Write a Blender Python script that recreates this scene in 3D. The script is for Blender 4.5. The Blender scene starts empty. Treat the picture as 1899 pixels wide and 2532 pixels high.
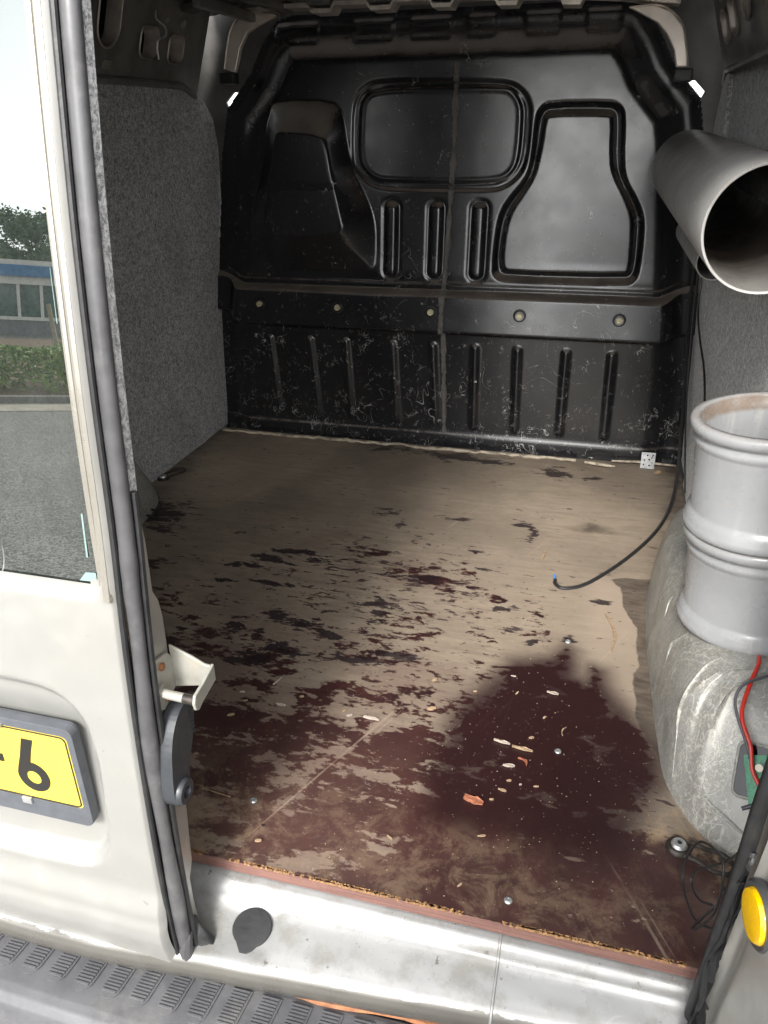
import bpy, bmesh, math, random
import numpy as np
from mathutils import Matrix, Vector
from mathutils.geometry import tessellate_polygon

random.seed(7)
rng = np.random.default_rng(7)
scene = bpy.context.scene
C = scene.collection

# ---------------------------------------------------------------- camera
CAM = Vector((0.0, 0.0, 0.96))
fwd = Vector((-0.23764695, 0.86124145, -0.44920718)).normalized()
rgt = Vector((0.96561015, 0.25966949, -0.01299219)).normalized()
upv = rgt.cross(fwd).normalized()
cam_data = bpy.data.cameras.new('camera')
cam_data.sensor_fit = 'HORIZONTAL'
cam_data.sensor_width = 36.0
cam_data.lens = 36.02
cam_data.clip_start = 0.02
cam_data.clip_end = 3000
cam = bpy.data.objects.new('camera', cam_data)
C.objects.link(cam)
cam.matrix_world = Matrix.Translation(CAM) @ Matrix((rgt, upv, -fwd)).transposed().to_4x4()
scene.camera = cam

# ---------------------------------------------------------------- sky, sun, exposure
SUN_EL, SUN_AZ = math.radians(38), math.radians(174)
world = bpy.data.worlds.new('World'); scene.world = world
world.use_nodes = True
wn = world.node_tree.nodes; wl = world.node_tree.links
wn.clear()
sky = wn.new('ShaderNodeTexSky'); sky.sky_type = 'NISHITA'; sky.sun_disc = False
sky.sun_elevation = SUN_EL; sky.sun_rotation = SUN_AZ
sky.altitude = 0; sky.air_density = 1.0; sky.dust_density = 1.5; sky.ozone_density = 1.0
hsv = wn.new('ShaderNodeHueSaturation'); hsv.inputs['Saturation'].default_value = 0.07
bg = wn.new('ShaderNodeBackground'); bg.inputs['Strength'].default_value = 0.14
wo = wn.new('ShaderNodeOutputWorld')
wl.new(sky.outputs[0], hsv.inputs['Color']); wl.new(hsv.outputs[0], bg.inputs['Color']); wl.new(bg.outputs[0], wo.inputs['Surface'])
sun_d = bpy.data.lights.new('sun', 'SUN'); sun_d.energy = 1.35; sun_d.angle = math.radians(14.0)
sun_d.color = (1.0, 0.97, 0.92)
sun = bpy.data.objects.new('sun', sun_d); C.objects.link(sun)
to_sun = Vector((math.sin(SUN_AZ) * math.cos(SUN_EL) * -1, math.cos(SUN_AZ) * math.cos(SUN_EL), math.sin(SUN_EL)))
sun.rotation_euler = (-to_sun).to_track_quat('-Z', 'Y').to_euler()
sun.location = to_sun * 40
vs_ = scene.view_settings
vs_.view_transform = 'Standard'; vs_.look = 'None'; vs_.gamma = 1.0; vs_.use_curve_mapping = False
vs_.exposure = 2.35

# ---------------------------------------------------------------- node helpers
class NT:
    def __init__(s, name):
        s.m = bpy.data.materials.new(name); s.m.use_nodes = True
        s.t = s.m.node_tree; s.t.nodes.clear()
        s.out = s.t.nodes.new('ShaderNodeOutputMaterial')
        s.tc = s.t.nodes.new('ShaderNodeTexCoord')
        s.obj = s.tc.outputs['Object']
    def put(s, sock, v):
        if isinstance(v, bpy.types.NodeSocket): s.t.links.new(v, sock)
        elif isinstance(v, (tuple, list)) and len(v) == 3 and sock.type == 'RGBA': sock.default_value = (*v, 1)
        else: sock.default_value = v
    def n(s, typ, ins=None, **props):
        nd = s.t.nodes.new(typ)
        for k, v in props.items(): setattr(nd, k, v)
        for k, v in (ins or {}).items(): s.put(nd.inputs[k], v)
        return nd
    def math(s, op, a, b=0.0, c=0.0, clamp=False):
        nd = s.n('ShaderNodeMath', {0: a, 1: b, 2: c}, operation=op); nd.use_clamp = clamp
        return nd.outputs[0]
    def map(s, vec=None, scale=(1, 1, 1), rot=(0, 0, 0), loc=(0, 0, 0)):
        return s.n('ShaderNodeMapping', {'Vector': vec or s.obj, 'Scale': scale, 'Rotation': rot, 'Location': loc}).outputs[0]
    def noise(s, scale, detail=4, rough=0.55, vec=None, dist=0.0, col=False):
        nd = s.n('ShaderNodeTexNoise', {'Vector': vec or s.obj, 'Scale': scale, 'Detail': detail, 'Roughness': rough, 'Distortion': dist})
        return nd.outputs['Color' if col else 'Fac']
    def ramp(s, v, a, b, lo=0.0, hi=1.0, smooth=True):
        nd = s.n('ShaderNodeMapRange', {'Value': v, 'From Min': a, 'From Max': b, 'To Min': lo, 'To Max': hi})
        nd.interpolation_type = 'SMOOTHSTEP' if smooth else 'LINEAR'
        return nd.outputs[0]
    def mix(s, f, a, b):
        nd = s.n('ShaderNodeMix', data_type='RGBA')
        s.put(nd.inputs[0], f); s.put(nd.inputs[6], a); s.put(nd.inputs[7], b)
        return nd.outputs[2]
    def fmix(s, f, a, b):
        nd = s.n('ShaderNodeMix', data_type='FLOAT')
        s.put(nd.inputs[0], f); s.put(nd.inputs[2], a); s.put(nd.inputs[3], b)
        return nd.outputs[0]
    def attr(s, name): return s.n('ShaderNodeAttribute', attribute_name=name).outputs['Fac']
    def lines(s, scale, width=0.012, cover=0.55, vec=None, dist=1.2, detail=2.0, mscale=None):
        """thin squiggly scratches, only where a coarser noise allows them"""
        a = s.noise(scale, detail, 0.5, vec, dist)
        l = s.ramp(s.math('ABSOLUTE', s.math('SUBTRACT', a, 0.5)), 0.0, width, 1.0, 0.0)
        m = s.ramp(s.noise(mscale or scale * 0.6, 3, 0.6, vec), cover, cover + 0.08)
        return s.math('MULTIPLY', l, m)
    def bump(s, h, strength=0.3, dist=0.002):
        return s.n('ShaderNodeBump', {'Height': h, 'Strength': strength, 'Distance': dist}).outputs[0]
    def bsdf(s, color, rough=0.5, metal=0.0, normal=None, **kw):
        p = s.n('ShaderNodeBsdfPrincipled', {'Base Color': color, 'Roughness': rough, 'Metallic': metal})
        if normal: s.put(p.inputs['Normal'], normal)
        for k, v in kw.items(): s.put(p.inputs[k.replace('_', ' ')], v)
        s.t.links.new(p.outputs[0], s.out.inputs['Surface'])
        return s.m

M = {}
# champagne silver car paint, dusty and chipped
def car_paint(name, col=(0.27, 0.263, 0.24), dirt=0.35, scr=True, rough=0.34):
    t = NT(name)
    d = t.ramp(t.noise(9, 6, 0.65), 0.45, 0.75, 0, dirt)
    c = t.mix(d, col, (0.33, 0.30, 0.25))
    fl = t.ramp(t.noise(60, 3, 0.6), 0.70, 0.74)
    c = t.mix(t.math('MULTIPLY', fl, 0.6), c, (0.16, 0.14, 0.12))
    if scr:
        c = t.mix(t.math('MULTIPLY', t.lines(14, 0.006, 0.58), 0.7), c, (0.75, 0.74, 0.70))
    r = t.ramp(t.noise(25, 4), 0.35, 0.7, rough - 0.06, rough + 0.14)
    b = t.bump(t.noise(500, 2), 0.05, 0.0004)
    return t.bsdf(c, r, 0.35, b, Coat_Weight=0.25, Coat_Roughness=0.15)
M['paint'] = car_paint('champagne_paint')
M['paint_clean'] = car_paint('champagne_paint_door', (0.262, 0.259, 0.245), 0.22, False, 0.36)

def sill_paint():
    t = NT('sill_paint')
    d = t.ramp(t.noise(15, 8, 0.75), 0.46, 0.64)
    c = t.mix(t.math('MULTIPLY', d, 0.75), (0.27, 0.27, 0.266), (0.19, 0.182, 0.163))
    rust = t.ramp(t.noise(21, 6, 0.75, t.map(loc=(3, 1, 2))), 0.66, 0.72)
    c = t.mix(t.math('MULTIPLY', rust, 0.7), c, (0.23, 0.11, 0.05))
    chip = t.ramp(t.noise(75, 4, 0.6), 0.67, 0.70)
    c = t.mix(chip, c, (0.13, 0.12, 0.11))
    c = t.mix(t.math('MULTIPLY', t.lines(9, 0.004, 0.62), 0.3), c, (0.5, 0.5, 0.5))
    lowe = t.attr('worn')
    lw = t.ramp(t.math('ADD', lowe, t.math('MULTIPLY', t.math('SUBTRACT', t.noise(55, 6, 0.7, t.map(scale=(0.5, 1, 1))), 0.5), 1.6)), 0.45, 0.6)
    c = t.mix(lw, c, (0.10, 0.095, 0.085))
    r = t.ramp(t.noise(18, 5), 0.3, 0.7, 0.24, 0.42)
    b = t.bump(t.noise(5, 2), 0.30, 0.02)
    return t.bsdf(c, r, 0.28, b)
M['sill'] = sill_paint()

def arch_paint():
    t = NT('scuffed_arch_paint')
    base = t.mix(t.ramp(t.noise(7, 5, 0.6), 0.35, 0.7), (0.315, 0.313, 0.295), (0.26, 0.252, 0.228))
    dirt = t.ramp(t.noise(16, 6, 0.7, t.map(loc=(5, 0, 0))), 0.50, 0.72)
    c = t.mix(t.math('MULTIPLY', dirt, 0.40), base, (0.20, 0.155, 0.09))
    s1 = t.lines(44, 0.026, 0.34, t.map(scale=(1, 1, 0.35)), 0.8, 3, 9)
    s2 = t.lines(95, 0.036, 0.38, t.map(loc=(9, 4, 1)), 1.0, 2, 14)
    s3 = t.lines(11, 0.005, 0.35, t.map(loc=(1, 8, 3)), 0.6, 1, 6)
    s = t.math('MAXIMUM', t.math('MAXIMUM', s1, s2), s3)
    c = t.mix(t.math('MULTIPLY', s, 0.85), c, (0.50, 0.485, 0.43))
    sp = t.ramp(t.noise(120, 2, 0.5), 0.70, 0.73)
    c = t.mix(sp, c, (0.50, 0.49, 0.46))
    b = t.bump(t.math('ADD', t.noise(14, 3), t.math('MULTIPLY', t.noise(90, 4, 0.7), 0.25)), 0.4, 0.008)
    return t.bsdf(c, t.fmix(s, 0.42, 0.6), 0.3, b)
M['arch'] = arch_paint()

def black_paint():
    t = NT('black_bulkhead_paint')
    geo = t.n('ShaderNodeNewGeometry')
    nz = t.n('ShaderNodeSeparateXYZ', {0: geo.outputs['Normal']}).outputs['Z']
    sep = t.n('ShaderNodeSeparateXYZ', {0: t.obj})
    base = t.mix(t.ramp(t.noise(6, 4), 0.35, 0.7), (0.004, 0.0055, 0.0085), (0.008, 0.0095, 0.0125))
    # dust settled on faces that look up
    dust = t.math('MULTIPLY', t.ramp(nz, 0.18, 0.62), t.ramp(t.noise(14, 6, 0.65), 0.30, 0.6, 0.45, 1.0))
    film = t.ramp(t.noise(16, 8, 0.72, t.map(loc=(2, 3, 1))), 0.35, 0.75, 0.015, 0.13)
    c = t.mix(t.math('MAXIMUM', dust, film), base, (0.115, 0.092, 0.072))
    # scuffs grow toward the floor
    low = t.ramp(sep.outputs['Z'], 0.55, 1.35, 1.0, 0.0, False)     # object z = height above ground
    cov = t.math('SUBTRACT', 0.635, t.math('MULTIPLY', low, 0.075))
    def ln(scale, width, loc, k, sc=(1, 1, 1)):
        v = t.map(loc=loc, scale=sc)
        a = t.noise(scale, 2, 0.5, v, 1.3)
        l = t.ramp(t.math('ABSOLUTE', t.math('SUBTRACT', a, 0.5)), 0.0, width, 1.0, 0.0)
        m = t.math('MULTIPLY', t.math('SUBTRACT', t.noise(scale * 0.55, 4, 0.65, v), cov), 14.0, clamp=True)
        return t.math('MULTIPLY', t.math('MULTIPLY', l, m), k)
    s = t.math('MAXIMUM', ln(17, 0.013, (0, 0, 0), 0.9), ln(31, 0.016, (4, 7, 2), 0.8, (1, 1, 0.7)))
    s = t.math('MAXIMUM', s, ln(60, 0.03, (8, 1, 5), 0.6))
    s = t.math('MAXIMUM', s, ln(9, 0.005, (3, 9, 6), 0.8, (1, 1, .8)))
    dts = t.ramp(t.noise(130, 2, 0.5), 0.72, 0.75)
    s = t.math('MAXIMUM', s, t.math('MULTIPLY', dts, 0.35))
    # white rubs on raised beads
    rub = t.math('MULTIPLY', t.ramp(geo.outputs['Pointiness'], 0.52, 0.60), t.ramp(t.noise(34, 5, 0.7), 0.50, 0.62))
    s = t.math('MAXIMUM', s, t.math('MULTIPLY', rub, t.math('MULTIPLY', low, 0.7)))
    c = t.mix(s, c, (0.42, 0.42, 0.40))
    r = t.ramp(t.noise(11, 5, 0.6), 0.3, 0.75, 0.20, 0.27)
    r = t.math('MAXIMUM', r, t.math('MULTIPLY', dust, 0.8))
    b = t.bump(t.math('ADD', t.noise(6, 2), t.math('MULTIPLY', t.noise(40, 3), 0.05)), 0.07, 0.008)
    return t.bsdf(c, r, 0.0, b, Specular_IOR_Level=0.62)
M['black'] = black_paint()

def simple(name, col, rough=0.5, metal=0.0, var=0.25, nscale=40, bumps=0.15, bscale=150, bd=0.001, dirt=None, **kw):
    t = NT(name)
    dark = tuple(v * (1 - var) for v in col)
    c = t.mix(t.ramp(t.noise(nscale, 5, 0.6), 0.35, 0.7), col, dark)
    if dirt: c = t.mix(t.math('MULTIPLY', t.ramp(t.noise(nscale * 0.4, 6, 0.7, t.map(loc=(3, 2, 1))), 0.5, 0.72), dirt[1]), c, dirt[0])
    b = t.bump(t.noise(bscale, 4, 0.6), bumps, bd)
    r = t.ramp(t.noise(nscale * 0.7, 4), 0.3, 0.7, max(0.02, rough - 0.08), min(1, rough + 0.08))
    return t.bsdf(c, r, metal, b, **kw)
M['rubber'] = simple('grey_weathered_rubber', (0.058, 0.057, 0.060), 0.42, 0, 0.3, 30, 0.1, 60, 0.002, ((0.26, 0.25, 0.24), 0.2))
M['dark_rubber'] = simple('black_rubber', (0.012, 0.012, 0.013), 0.5, 0, 0.3, 60, 0.3, 120, 0.001, ((0.05, 0.047, 0.044), 0.3))
M['dark_plastic'] = simple('dark_grey_plastic', (0.030, 0.033, 0.038), 0.42, 0, 0.2, 50, 0.2, 400, 0.0005, ((0.10, 0.10, 0.10), 0.15))
M['holder_plastic'] = simple('grey_holder_plastic', (0.07, 0.075, 0.085), 0.5, 0, 0.2, 50, 0.2, 300, 0.0005)
M['bumper'] = simple('grey_bumper_plastic', (0.078, 0.078, 0.084), 0.55, 0, 0.25, 22, 0.35, 350, 0.0008, ((0.17, 0.165, 0.15), 0.4))
M['cable'] = simple('black_cable_sheath', (0.018, 0.018, 0.019), 0.45, 0, 0.3, 80, 0.1, 200)
M['grey_wire'] = simple('grey_wire_sheath', (0.075, 0.072, 0.085), 0.4, 0, 0.2, 80, 0.05, 200)
M['red_wire'] = simple('red_wire_sheath', (0.55, 0.03, 0.02), 0.35, 0, 0.2, 80, 0.05, 200)
M['blue'] = simple('blue_tape', (0.08, 0.25, 0.60), 0.5)
M['black_gloss'] = simple('black_gloss_plastic', (0.008, 0.008, 0.009), 0.15, 0, 0.3, 40, 0.03, 60)
M['pcb'] = simple('green_circuit_board', (0.02, 0.24, 0.11), 0.35, 0, 0.5, 260, 0.2, 300, 0.001)
M['chip_dark'] = simple('dark_component', (0.05, 0.055, 0.07), 0.4)
M['chip_white'] = simple('cream_component', (0.65, 0.62, 0.5), 0.5)
M['zinc'] = simple('zinc_plated_steel', (0.55, 0.56, 0.56), 0.35, 0.75, 0.25, 90, 0.15, 300, 0.0005)
M['hole'] = simple('dark_hole', (0.006, 0.006, 0.006), 0.8)
M['rust'] = simple('rusty_steel', (0.30, 0.12, 0.05), 0.8, 0, 0.5, 70, 0.5, 200, 0.002)
M['iron'] = simple('grimy_iron', (0.05, 0.042, 0.036), 0.45, 0.5, 0.4, 60, 0.4, 160, 0.002)
M['brass'] = simple('brass_bolt', (0.62, 0.57, 0.38), 0.3, 0.35, 0.2, 90, 0.1, 200)
M['beige'] = simple('beige_primer_metal', (0.85, 0.77, 0.69), 0.42, 0.6, 0.15, 25, 0.1, 60, 0.002)
M['beige_trim'] = simple('beige_header_edge', (0.85, 0.78, 0.70), 0.42, 0.6, 0.3, 30, 0.2, 70, 0.002)
M['rail'] = simple('dark_rail_paint', (0.19, 0.182, 0.172), 0.38, 0.1, 0.4, 12, 0.2, 20, 0.006, ((0.075, 0.068, 0.06), 0.5))
M['flange'] = simple('rail_flange_paint', (0.42, 0.38, 0.34), 0.38, 0.4)
M['headroom'] = simple('dark_roof_paint', (0.085, 0.081, 0.077), 0.4, 0.1, 0.4, 12, 0.2, 20, 0.006)
M['striker'] = simple('silver_painted_striker', (0.31, 0.302, 0.268), 0.38, 0.25, 0.15, 35, 0.12, 90, 0.001, ((0.42, 0.33, 0.20), 0.45))
M['seam'] = simple('grey_sealer', (0.13, 0.12, 0.11), 0.7, 0, 0.4, 50, 0.8, 120, 0.004)
M['foam'] = simple('cream_foam_strip', (0.50, 0.43, 0.33), 0.9, 0, 0.5, 60, 0.6, 120, 0.004, ((0.08, 0.06, 0.05), 0.8))
M['plate_yellow'] = simple('yellow_plate_sheet', (0.50, 0.385, 0.055), 0.35, 0, 0.05, 12, 0.05, 80, 0.0005)
M['plate_black'] = simple('plate_black', (0.012, 0.011, 0.010), 0.45)
M['amber'] = simple('amber_reflector', (0.90, 0.52, 0.0), 0.12, 0, 0.12, 300, 0.3, 260, 0.0015, Coat_Weight=1.0)
M['trim'] = simple('window_frame_paint', (0.30, 0.285, 0.25), 0.26, 0.55, 0.08, 20, 0.03, 60)
M['chip_wood'] = simple('pale_wood', (0.33, 0.23, 0.14), 0.8, 0, 0.4, 180, 0.5, 300, 0.001)
M['chip_orange'] = simple('orange_wood', (0.34, 0.12, 0.06), 0.75, 0, 0.5, 160, 0.5, 300, 0.001)
M['chip_pale'] = simple('bleached_wood', (0.36, 0.30, 0.25), 0.8, 0, 0.3, 160, 0.5, 300, 0.001)
M['crumb'] = simple('sawdust', (0.22, 0.18, 0.14), 0.9)
M['skin_edge'] = simple('dark_underbody', (0.03, 0.028, 0.026), 0.8)

def felt():
    t = NT('grey_felt')
    f = t.noise(210, 3, 0.75, t.map(scale=(1, 1, 1)), 0.8)
    f2 = t.noise(85, 5, 0.75, t.map(loc=(3, 3, 3)), 1.2)
    f3 = t.noise(5, 4, 0.6)
    a = t.math('ADD', t.math('MULTIPLY', f, 0.5), t.math('MULTIPLY', f2, 0.5))
    c = t.mix(t.ramp(a, 0.40, 0.60), (0.12, 0.12, 0.124), (0.56, 0.558, 0.555))
    c = t.mix(t.math('MULTIPLY', t.ramp(f3, 0.45, 0.75), 0.3), c, (0.075, 0.07, 0.065))
    st_ = t.ramp(t.noise(3.2, 6, 0.7, t.map(loc=(4, 4, 4))), 0.52, 0.72, 0, 0.35)
    c = t.mix(st_, c, (0.16, 0.15, 0.138))
    b0 = t.bump(t.noise(5, 2, 0.5), 0.5, 0.02)
    b = t.n('ShaderNodeBump', {'Height': a, 'Strength': 0.7, 'Distance': 0.003, 'Normal': b0}).outputs[0]
    return t.bsdf(c, 0.95, 0, b, Sheen_Weight=0.25)
M['felt'] = felt()

def pvc():
    t = NT('grey_pvc')
    c = t.mix(t.ramp(t.noise(8, 4), 0.35, 0.7), (0.285, 0.289, 0.296), (0.252, 0.256, 0.26))
    st = t.ramp(t.noise(30, 5, 0.65, t.map(scale=(1, 1, 0.10))), 0.55, 0.75, 0, 0.35)
    c = t.mix(st, c, (0.50, 0.48, 0.44))
    sp = t.ramp(t.noise(85, 3, 0.5), 0.71, 0.75)
    c = t.mix(t.math('MULTIPLY', sp, 0.7), c, (0.33, 0.24, 0.15))
    c = t.mix(t.math('MULTIPLY', t.attr('grime'), t.ramp(t.noise(40, 5, 0.7), 0.3, 0.6, 0.5, 1)), c, (0.17, 0.11, 0.065))
    return t.bsdf(c, t.ramp(t.noise(20, 4), 0.3, 0.7, 0.2, 0.36), 0, t.bump(t.noise(30, 2), 0.08, 0.002))
M['pvc'] = pvc()

def galv():
    t = NT('galvanised_tube')
    v = t.map(scale=(1, 0.35, 1))
    c = t.mix(t.ramp(t.noise(16, 5, 0.6, v), 0.35, 0.7), (0.43, 0.42, 0.405), (0.33, 0.32, 0.305))
    c = t.mix(t.math('MULTIPLY', t.lines(24, 0.010, 0.50, t.map(scale=(1, 0.6, 1))), 0.8), c, (0.62, 0.60, 0.56))
    c = t.mix(t.math('MULTIPLY', t.ramp(t.noise(30, 6, 0.7, t.map(loc=(2, 5, 1))), 0.62, 0.72), 0.6), c, (0.34, 0.24, 0.13))
    c = t.mix(t.math('MULTIPLY', t.ramp(t.noise(70, 3), 0.69, 0.72), 0.8), c, (0.66, 0.65, 0.62))
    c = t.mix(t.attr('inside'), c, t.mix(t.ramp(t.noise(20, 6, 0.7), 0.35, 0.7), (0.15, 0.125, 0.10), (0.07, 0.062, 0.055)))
    return t.bsdf(c, t.ramp(t.noise(22, 4), 0.3, 0.7, 0.36, 0.52), 0.25, t.bump(t.noise(12, 3), 0.12, 0.006))
M['galv'] = galv()

def floor_mat():
    t = NT('film_faced_plywood')
    film = t.attr('film'); grime = t.attr('grime'); dust = t.attr('dust'); black = t.attr('black')
    st = t.noise(11, 10, 0.66, t.map(scale=(0.9, 1.35, 1)), 0.35)
    st2 = t.noise(48, 7, 0.68, t.map(scale=(0.6, 1.5, 1), loc=(4, 1, 0)), 0.3)
    n = t.math('ADD', t.math('MULTIPLY', st, 0.60), t.math('MULTIPLY', st2, 0.40))
    f = t.ramp(t.math('ADD', film, t.math('MULTIPLY', t.math('SUBTRACT', n, 0.5), 3.4)), 0.47, 0.575)
    half = t.ramp(t.math('ADD', film, t.math('MULTIPLY', t.math('SUBTRACT', t.noise(4, 5, 0.6, t.map(scale=(1, 1.6, 1), loc=(1, 2, 3))), 0.5), 1.8)), 0.3, 0.75)
    # bare worn face
    tan = t.mix(t.ramp(t.noise(3.2, 6, 0.65), 0.3, 0.72), (0.262, 0.212, 0.157), (0.160, 0.129, 0.098))
    tan = t.mix(t.ramp(t.noise(22, 6, 0.7, t.map(scale=(0.25, 2.2, 1))), 0.42, 0.72, 0, 0.5), tan, (0.135, 0.104, 0.080))
    tan = t.mix(t.ramp(t.noise(70, 6, 0.75, t.map(scale=(0.3, 1.5, 1), loc=(1, 1, 0))), 0.35, 0.68, 0, 0.35), tan, (0.115, 0.090, 0.071))
    tan = t.mix(t.math('MULTIPLY', half, 0.50), tan, (0.115, 0.068, 0.056))
    tan = t.mix(t.attr('pale'), tan, (0.33, 0.262, 0.20))
    # phenolic film
    fcol = t.mix(t.ramp(t.noise(9, 5, 0.6), 0.35, 0.7), (0.040, 0.0135, 0.0125), (0.021, 0.0088, 0.0090))
    c = t.mix(f, tan, fcol)
    # pale drag marks running front to back and a few across
    def drag(rot, loc, k):
        v = t.n('ShaderNodeMapping', {'Vector': t.n('ShaderNodeMapping', {'Vector': t.obj, 'Rotation': (0, 0, rot)}).outputs[0], 'Scale': (95, 1.6, 1), 'Location': loc}).outputs[0]
        return t.math('MULTIPLY', t.ramp(t.noise(1.0, 1, 0.4, v), 0.74, 0.80), k)
    dr = t.math('MAXIMUM', t.math('MAXIMUM', drag(0.42, (1, 2, 0), 1.0), drag(0.10, (5, 8, 0), 0.8)), drag(-0.5, (9, 3, 0), 0.7))
    dr = t.math('MULTIPLY', dr, t.ramp(t.noise(5, 3), 0.42, 0.62))
    c = t.mix(t.math('MULTIPLY', dr, 0.40), c, (0.36, 0.29, 0.225))
    # dark specks and dents
    k = t.ramp(t.noise(46, 4, 0.6, t.map(scale=(0.5, 1.6, 1), loc=(7, 7, 0))), 0.655, 0.70)
    k3 = t.noise(34, 6, 0.65, t.map(scale=(0.6, 1.6, 1), loc=(2, 5, 0)), 0.5)
    k3 = t.ramp(t.math('ADD', k3, t.math('MULTIPLY', t.attr('speck'), 0.16)), 0.685, 0.715)
    k = t.math('MAXIMUM', k, k3)
    c = t.mix(t.math('MULTIPLY', k, 0.85), c, (0.026, 0.014, 0.016))
    # dusty weave near the doors
    wv = t.n('ShaderNodeTexVoronoi', {'Vector': t.map(scale=(330, 330, 1)), 'Scale': 1.0, 'Randomness': 0.12}).outputs['Distance']
    weave = t.ramp(wv, 0.25, 0.55)
    dm = t.math('MULTIPLY', dust, t.ramp(t.noise(16, 8, 0.78, t.map(loc=(2, 9, 0)), 0.4), 0.44, 0.62))
    dm2 = t.math('MULTIPLY', dm, t.fmix(weave, 0.35, 1.0), clamp=True)
    c = t.mix(dm2, c, (0.27, 0.195, 0.125))
    veil = t.math('MULTIPLY', t.attr('veil'), t.ramp(t.noise(5, 5, 0.6), 0.2, 0.75, 0.35, 1.0))
    c = t.mix(t.math('MULTIPLY', veil, t.fmix(weave, 0.55, 1.0)), c, (0.135, 0.080, 0.066))
    shd = t.math('MULTIPLY', t.attr('painted_shadow'), t.ramp(t.noise(14, 6, 0.65), 0.25, 0.6, 0.80, 1.0))  # photographer's soft shadow, painted into the floor colour
    c = t.mix(t.math('MULTIPLY', shd, 0.95), c, (0.020, 0.0068, 0.0072))
    # dark grime
    g = t.ramp(t.math('ADD', grime, t.math('MULTIPLY', t.math('SUBTRACT', t.noise(9, 6, 0.65, t.map(scale=(1, 1.5, 1))), 0.5), 1.1)), 0.3, 0.75)
    c = t.mix(t.math('MULTIPLY', g, t.ramp(t.noise(30, 6, 0.75, t.map(scale=(0.5, 1.6, 1))), 0.3, 0.7, 0.92, 0.55)), c, (0.034, 0.025, 0.020))
    bl = t.ramp(t.math('ADD', black, t.math('MULTIPLY', t.math('SUBTRACT', t.noise(30, 8, 0.72, t.map(scale=(0.6, 1.6, 1)), 0.4), 0.5), 3.2)), 0.52, 0.62)
    c = t.mix(t.math('MULTIPLY', bl, 0.92), c, (0.014, 0.008, 0.010))
    # crumbs too small to be things of their own
    cr = t.ramp(t.noise(240, 2, 0.5), 0.735, 0.755)
    c = t.mix(t.math('MULTIPLY', cr, 0.8), c, (0.62, 0.50, 0.36))
    rough = t.fmix(f, 0.62, 0.40)
    h = t.math('ADD', t.math('MULTIPLY', weave, 0.4), t.noise(120, 4))
    return t.bsdf(c, rough, 0, t.bump(h, 0.22, 0.0012))
M['floor'] = floor_mat()

def ply_edge():
    t = NT('plywood_edge')
    ly = t.noise(10, 5, 0.6, t.map(scale=(0.7, 8, 26)))
    c = t.mix(t.ramp(ly, 0.38, 0.65), (0.175, 0.088, 0.070), (0.11, 0.055, 0.045))
    return t.bsdf(c, 0.7, 0, t.bump(ly, 0.4, 0.002))
M['ply_edge'] = ply_edge()
M['fray'] = simple('frayed_fibre', (0.27, 0.145, 0.062), 0.85, 0, 0.5, 120, 0.6, 260, 0.002)

def glass_mat():
    t = NT('dusty_tinted_glass')
    g0 = t.n('ShaderNodeBsdfGlossy', {'Color': (0.78, 0.82, 0.81), 'Roughness': 0.0})
    tp = t.n('ShaderNodeBsdfTransparent', {'Color': (0.10, 0.13, 0.12)})
    gl = t.n('ShaderNodeMixShader', {0: 0.27}); t.t.links.new(tp.outputs[0], gl.inputs[1]); t.t.links.new(g0.outputs[0], gl.inputs[2])
    sm = t.ramp(t.noise(11, 6, 0.7, t.map(scale=(1, 1, 0.6))), 0.45, 0.75, 0.02, 0.05)
    wd = t.lines(6, 0.004, 0.56, t.map(scale=(1.5, 1, 0.7), rot=(0, 0.2, 0)), 0.4, 1, 5)
    sp = t.ramp(t.noise(70, 2), 0.745, 0.77)
    fac = t.math('MAXIMUM', sm, t.math('MULTIPLY', t.math('MAXIMUM', wd, sp), 0.45))
    df = t.n('ShaderNodeBsdfDiffuse', {'Color': (0.42, 0.44, 0.42)})
    mx = t.n('ShaderNodeMixShader', {0: fac}); t.t.links.new(gl.outputs[0], mx.inputs[1]); t.t.links.new(df.outputs[0], mx.inputs[2])
    t.t.links.new(mx.outputs[0], t.out.inputs['Surface'])
    return t.m
M['glass'] = glass_mat()
M['tape'] = simple('teal_tape', (0.16, 0.24, 0.22), 0.6)

def asphalt():
    t = NT('asphalt')
    v = t.n('ShaderNodeTexVoronoi', {'Vector': t.obj, 'Scale': 110.0}).outputs['Color']
    g = t.n('ShaderNodeSeparateColor', {0: v}).outputs[0]
    c = t.mix(t.ramp(g, 0.1, 0.95), (0.075, 0.072, 0.066), (0.30, 0.285, 0.26))
    c = t.mix(t.ramp(t.noise(0.9, 6, 0.6), 0.4, 0.7, 0, 0.4), c, (0.10, 0.097, 0.09))
    return t.bsdf(c, 0.85, 0, t.bump(g, 0.5, 0.004))
M['asphalt'] = asphalt()
def leaf(name, a, b):
    t = NT(name)
    c = t.mix(t.ramp(t.noise(2.4, 4, 0.6), 0.35, 0.7), a, b)
    oi = t.n('ShaderNodeNewGeometry').outputs['Random Per Island']
    c = t.mix(t.ramp(oi, 0, 1, 0, 0.5), c, tuple(v * 0.45 for v in a))
    return t.bsdf(c, 0.55, 0, None, Transmission_Weight=0.0)
M['hedge'] = leaf('hedge_leaf', (0.20, 0.30, 0.04), (0.12, 0.20, 0.03))
M['leaf'] = leaf('tree_leaf', (0.07, 0.14, 0.045), (0.05, 0.105, 0.04))
M['bark'] = simple('bark', (0.09, 0.07, 0.05), 0.9, 0, 0.4, 12, 0.8, 30, 0.02)
M['kerb'] = simple('grey_kerb_stone', (0.20, 0.19, 0.18), 0.85, 0, 0.3, 8, 0.4, 60, 0.004)
M['gutter'] = simple('pale_gutter_stone', (0.40, 0.36, 0.29), 0.85, 0, 0.3, 8, 0.4, 60, 0.004)
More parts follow.
